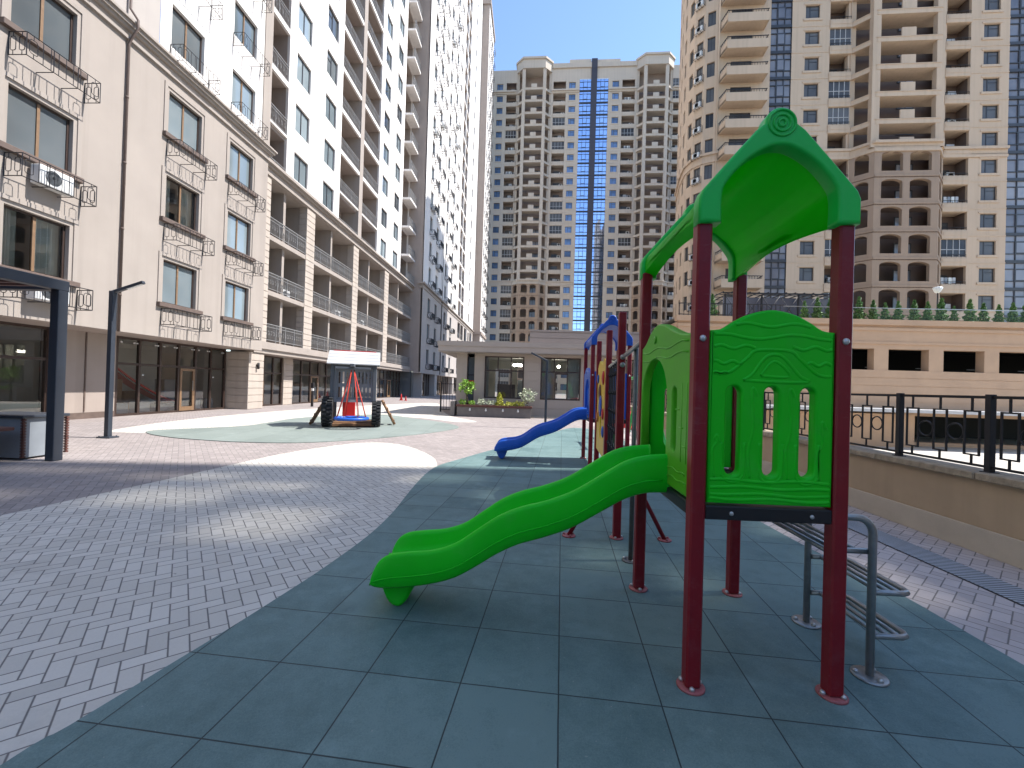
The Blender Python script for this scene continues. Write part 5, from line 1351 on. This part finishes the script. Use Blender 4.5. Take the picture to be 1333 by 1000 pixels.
mb = MB(); mb.cbox(-.06, .06, -1.6, -.5, 2.04, 2.14, .01); mb.tube([(-.55, -1.62, .02), (0, -1.55, 2.08)], .001, 4) if False else None; mb.cbox(-.55, .55, -1.15, -1.05, 1.97, 2.04, .01); mb.build('swing_beam', M['grey_d'], T_)
mb = MB(); n = 28
ring = [(.50*cos(2*pi*k/n), -1.1+.42*sin(2*pi*k/n), .36) for k in range(n+1)]
mb.tube(ring, .05, 8, cap=False); sw = mb.build('basket_swing', M['blue'], T_)
mb = MB()
for k in range(9):
    c = -.42+.105*k; hx = .47*sqrt(max(.02, 1-(c/.47)**2)); mb.tube([(c, -1.1-hx*.85, .345), (c, -1.1, .33), (c, -1.1+hx*.85, .345)], .010, 4); mb.tube([(-hx, -1.1+c*.85, .345), (0, -1.1+c*.85, .33), (hx, -1.1+c*.85, .345)], .010, 4)
mb.build('rope_seat', M['rope_r'], sw)
mb = MB()
for k in (2, 5, 9, 12, 16, 19, 23, 26): mb.tube([ring[k], (.04*(1 if cos(2*pi*k/n) > 0 else -1), -1.1, 1.95)], .013, 5)
mb.build('swing_rope', M['rope_r'], sw)

# ================================================================= street furniture
def courtyard_lamp(x, y, h, ax, ay, az, label, w=.055):
    t = thing('street_lamp', label, 'lamp', (x, y, 0))
    mb = MB(); mb.cbox(-w, w, -w, w, .03, h, .006); mb.cbox(-.17, .17, -.13, .13, 0, .035, .008)
    for a in (-.13, .13):
        for b_ in (-.09, .09): mb.lathe([(.015, .035), (.015, .055)], a, b_, 6, 0)
    mb.build('post', M['anthr'], t)
    L = hypot(ax, az); mb = MB(); mb.cbox(0, L, -w*.8, w*.8, -.035, .035, .006); m2 = MB(); m2.box(L*.45, L-.05, -w*.55, w*.55, -.04, -.035, 0)
    T = Matrix.Translation((0, 0, h-.03)) @ Matrix.Rotation(atan2(ay, ax), 4, 'Z') @ Matrix.Rotation(-atan2(az, abs(hypot(ax, ay))), 4, 'Y')
    q = MB(); q.add(mb, T); arm = q.build('arm', M['anthr'], t); q = MB(); q.add(m2, T); q.build('lamp_panel', M['lamp_w'], arm)
courtyard_lamp(-10.36, 9.9, 3.62, .78, 0, .26, 'dark slanted-arm lamp post in front of the nearest shop windows')
courtyard_lamp(.6, 16.2, 2.62, -.62, 0, .30, 'dark slanted-arm lamp post in front of the low pavilion', .045)
t = thing('pergola', 'dark grey steel pergola with brown slats at the left edge', 'pergola', (-8.42, 7.1, 0))
mb = MB(); mb.cbox(-.08, .08, -.08, .08, 0, 3.02, .008); mb.build('post', M['anthr'], t)
mb = MB(); mb.cbox(-.08, .08, -3.2, .09, 3.02, 3.2, .008); mb.cbox(-4, -.081, -.08, .09, 3.02, 3.2, .008); mb.build('beam', M['anthr'], t)
mb = MB()
for k in range(13): mb.cbox(-4, -.09, -3.1+.23*k, -3.02+.23*k, 3.03, 3.15, .006)
mb.build('slats', M['wood_dk'], t)
mb = MB(); mb.cbox(-4.05, -3.9, -.08, .08, 0, 3.02, .008); mb.build('post', M['anthr'], t)
t = thing('planter_box', 'grey planter box with brown slatted edges beside the pergola post', 'planter', (-9.35, 7.35, 0))
mb = MB(); mb.cbox(-.55, .42, -.33, .33, .03, .74, .01); mb.build('box', M['grey_p'], t)
for X in (-.58, .42):
    for Y in (-.36, .33):
        mb = MB()
        for k in range(14): mb.cbox(X, X+.06, Y, Y+.05, .04+.05*k, .072+.05*k, .004)
        mb.box(X+.015, X+.045, Y+.012, Y+.038, .04, .73); mb.build('corner_slats', M['wood_dk'], t)
mb = MB(); mb.cbox(-.64, .49, -.38, .38, .741, .79, .008); mb.build('rim', M['anthr'], t)
t = thing('table', 'dark outdoor table with a pedestal foot at the left edge', 'table', (-9.25, 6.5, 0))
mb = MB(); mb.cbox(-.7, .45, -.32, .32, .55, .61, .012); mb.build('tabletop', M['wood_dk'], t)
mb = MB(); mb.cbox(-.3, -.05, -.08, .08, .03, .55, .01); mb.cbox(-.5, .15, -.22, .22, 0, .03, .006); mb.cbox(-.45, .3, -.06, .06, .45, .55, .01); mb.build('pedestal', M['anthr'], t)
t = thing('bollard_light', 'black bollard light standing before the loggia block shop windows', 'bollard', (-13.2, 24.9, 0))
mb = MB(); mb.cbox(-.06, .06, -.06, .06, 0, .95, .01); mb.cbox(-.09, .09, -.09, .09, 1.12, 1.45, .015); mb.build('post', M['iron'], t)
mb = MB(); mb.cbox(-.055, .055, -.055, .055, .951, 1.119, .01); mb.build('lamp_head', M['lamp_w'], t)
t = thing('metal_gate', 'black barred metal gate beside the left end of the pavilion', 'gate', (-5.15, 24.0, 0))
mb = MB()
for x in (0, 1.15): mb.cbox(x-.04, x+.04, -.04, .04, 0, 1.75, .006)
mb.box(.04, 1.11, -.02, .02, 1.6, 1.64); mb.box(.04, 1.11, -.02, .02, .12, .16); mb.build('frame', M['iron'], t)
mb = MB()
for k in range(1, 7): mb.box(k*.165-.01, k*.165+.01, -.01, .01, .16, 1.6)
mb.build('bars', M['iron'], t)
for i, (x, y, l) in enumerate(((-12.0, 38.6, 'taller red traffic cone by the distant shop windows'), (-11.45, 38.2, 'smaller red traffic cone nearer the tower corner'))):
    t = thing('traffic_cone', l, 'cone', (x, y, 0)); k = .85-.25*i
    mb = MB(); mb.lathe([(.16*k, .03), (.03*k, .7*k), (.02*k, .71*k)], 0, 0, 14); mb.build('cone', M['red'], t)
    mb = MB(); mb.cbox(-.2*k, .2*k, -.2*k, .2*k, 0, .03, .008); mb.build('base', M['red'], t)

# planter with shrubs in front of the pavilion
t = thing('flower_bed', 'long grey stone planter with a brown timber rim in front of the pavilion', 'planter', (-1.8, 21.2, 0))
mb = MB(); mb.cbox(-1.85, 1.85, -.32, .32, 0, .50, .01)
for x in (-1.2, -.4, .45, 1.2): mb.box(x-.03, x+.03, -.36, -.32, .36, .44, 1); mb.lathe([(.03, -.42), (.05, -.38), (.05, -.34)], x, .34, 8, 1, 'y')
mb.build('trough', [M['planter'], M['lamp_w']], t)
mb = MB(); mb.cbox(-1.9, 1.9, -.4, -.3, .50, .60, .01); mb.cbox(-1.9, 1.9, .3, .4, .50, .60, .01); mb.cbox(-1.9, -1.8, -.3, .3, .50, .60, .01); mb.cbox(1.8, 1.9, -.3, .3, .50, .60, .01); mb.build('timber_rim', M['wood_dk'], t)
mb = MB(); mb.quad([(-1.8, -.3, .55), (1.8, -.3, .55), (1.8, .3, .55), (-1.8, .3, .55)]); mb.build('soil', M['bark'], t)
mb = MB(); mb.cbox(-2.15, -1.93, -.35, .35, 0, .75, .01); tag(mb.build('stone_block', M['planter'], None, (-1.85, 21.25, 0)), 'grey stone block at the left end of the pavilion planter', 'block')
def ball(r, h, z0):
    def f():
        while 1:
            v = Vector((random.uniform(-1, 1), random.uniform(-1, 1), random.uniform(-1, 1)))
            if .3 < v.length < 1: break
        k = 1+.18*sin(v.x*7+v.z*5)
        return (v.x*r*k, v.y*r*k, z0+h/2+v.z*h/2*k)
    return f
def shrub(x, y, label, m, n, smp, size, name='shrub', stems=None, cat='shrub', z=.55):
    t = thing(name, label, cat, (x, y, z)); mb = MB(); random.seed(int(x*77)+5)
    leaves(mb, n, smp, size); mb.build('foliage', M[m], t)
    s = MB()
    for P, r in (stems or [([(0, 0, 0), (0, 0, .15)], .02)]): s.tube(P, [r*(1-.6*i/(len(P)-1)) for i in range(len(P))], 6)
    s.build('stem', M['bark'], t)
def treelet():
    c = random.choice(((0, 0, 1.05, .26), (.2, .05, .9, .2), (-.22, 0, .88, .2), (.08, -.1, .72, .2), (-.1, .1, 1.18, .17), (.27, -.05, 1.1, .13)))
    v = Vector((random.gauss(0, .5), random.gauss(0, .5), random.gauss(0, .38)))
    return (c[0]+v.x*c[3], c[1]+v.y*c[3], c[2]+v.z*c[3])
shrub(-3.25, 21.20, 'bright green young tree with a bent trunk at the left end of the pavilion planter', 'leaf', 420, treelet, .075, 'young_tree', [([(.12, 0, 0), (.06, 0, .35), (-.02, 0, .6), (0, 0, 1.0)], .035), ([(-.02, 0, .6), (.2, 0, .95)], .015), ([(0, 0, .7), (-.2, 0, .9)], .015)], 'tree')
shrub(-3.42, 21.07, 'small round green shrub under the young tree, leftmost in the planter', 'leaf', 200, ball(.2, .3, .02), .04)
shrub(-2.95, 21.15, 'small round green shrub just right of the young tree', 'leaf', 200, ball(.19, .26, .02), .04)
shrub(-2.5, 21.15, 'pale silvery round shrub left of the pointed conifer', 'leaf_pale', 240, ball(.24, .34, .02), .04)
shrub(-2.0, 21.15, 'pale silvery low shrub touching the pointed conifer', 'leaf_pale', 240, ball(.27, .30, .02), .04)
def conelet():
    t_ = random.random()**1.3; a = random.uniform(0, 6.28); r = .24*(1-t_)**.8*random.uniform(.4, 1.05)+.02
    return (r*cos(a), r*sin(a), .03+.66*t_)
shrub(-1.55, 21.15, 'pointed yellow green conifer in the middle of the pavilion planter', 'leaf_y', 520, conelet, .05, 'conifer_shrub')
shrub(-1.05, 21.10, 'low yellow shrub right of the pointed conifer', 'leaf_y', 280, ball(.32, .26, .0), .045)
shrub(-.55, 21.10, 'low yellow green shrub under the pale flowering bush', 'leaf_y', 280, ball(.34, .3, .0), .045)
shrub(-.15, 21.15, 'tall airy pale flowering bush at the right end of the pavilion planter', 'leaf_pale', 420, ball(.42, .75, .2), .055, 'flowering_bush', [([(0, 0, 0), (0, 0, .5)], .02), ([(0, 0, .1), (.2, 0, .6)], .012), ([(0, 0, .1), (-.2, .05, .6)], .012)], 'bush')

# ================================================================= light, sky, camera
AZ, EL = radians(5.8), radians(52)
sd = bpy.data.lights.new('sun', 'SUN'); sd.energy = 3.8; sd.angle = radians(.5); sd.color = (1, .965, .92)
so_ = obj('sun', sd); so_.rotation_euler = Vector((-cos(EL)*cos(AZ), -cos(EL)*sin(AZ), -sin(EL))).to_track_quat('-Z', 'Y').to_euler()
w = bpy.data.worlds.new('World'); S.world = w; w.use_nodes = True; nt = w.node_tree
sk = nt.nodes.new('ShaderNodeTexSky'); sk.sky_type = 'NISHITA'; sk.sun_disc = False
sk.sun_elevation = EL; sk.sun_rotation = pi/2-AZ; sk.altitude = 200; sk.air_density = 1.0; sk.dust_density = .15; sk.ozone_density = 2.6
nt.links.new(sk.outputs[0], nt.nodes['Background'].inputs[0]); nt.nodes['Background'].inputs[1].default_value = .15
f, pitch, roll, yaw = 547, .007, .030, .0448
F = Vector((-sin(yaw)*cos(pitch), cos(yaw)*cos(pitch), sin(pitch))); R = Vector((cos(yaw), sin(yaw), 0)); U = R.cross(F)
Rc, Uc = R*cos(roll)+U*sin(roll), U*cos(roll)-R*sin(roll)
cd = bpy.data.cameras.new('camera'); cam = obj('camera', cd)
cam.matrix_world = Matrix(((Rc.x, Uc.x, -F.x, 0), (Rc.y, Uc.y, -F.y, 0), (Rc.z, Uc.z, -F.z, 1.55), (0, 0, 0, 1)))
cd.sensor_width = 36; cd.sensor_fit = 'HORIZONTAL'; cd.lens = 36*f/1333; cd.clip_end = 5000; cd.clip_start = .05
S.camera = cam
S.view_settings.view_transform = 'Standard'; S.view_settings.look = 'None'; S.view_settings.gamma = 1; S.view_settings.exposure = 1.22
S.render.engine = 'CYCLES'
cy = S.cycles; cy.use_denoising = True
try: cy.denoiser = 'OPENIMAGEDENOISE'
except Exception: pass
cy.max_bounces = 8; cy.diffuse_bounces = 4; cy.glossy_bounces = 4; cy.transparent_max_bounces = 12
cy.caustics_reflective = True; cy.blur_glossy = .6; cy.sample_clamp_indirect = 6
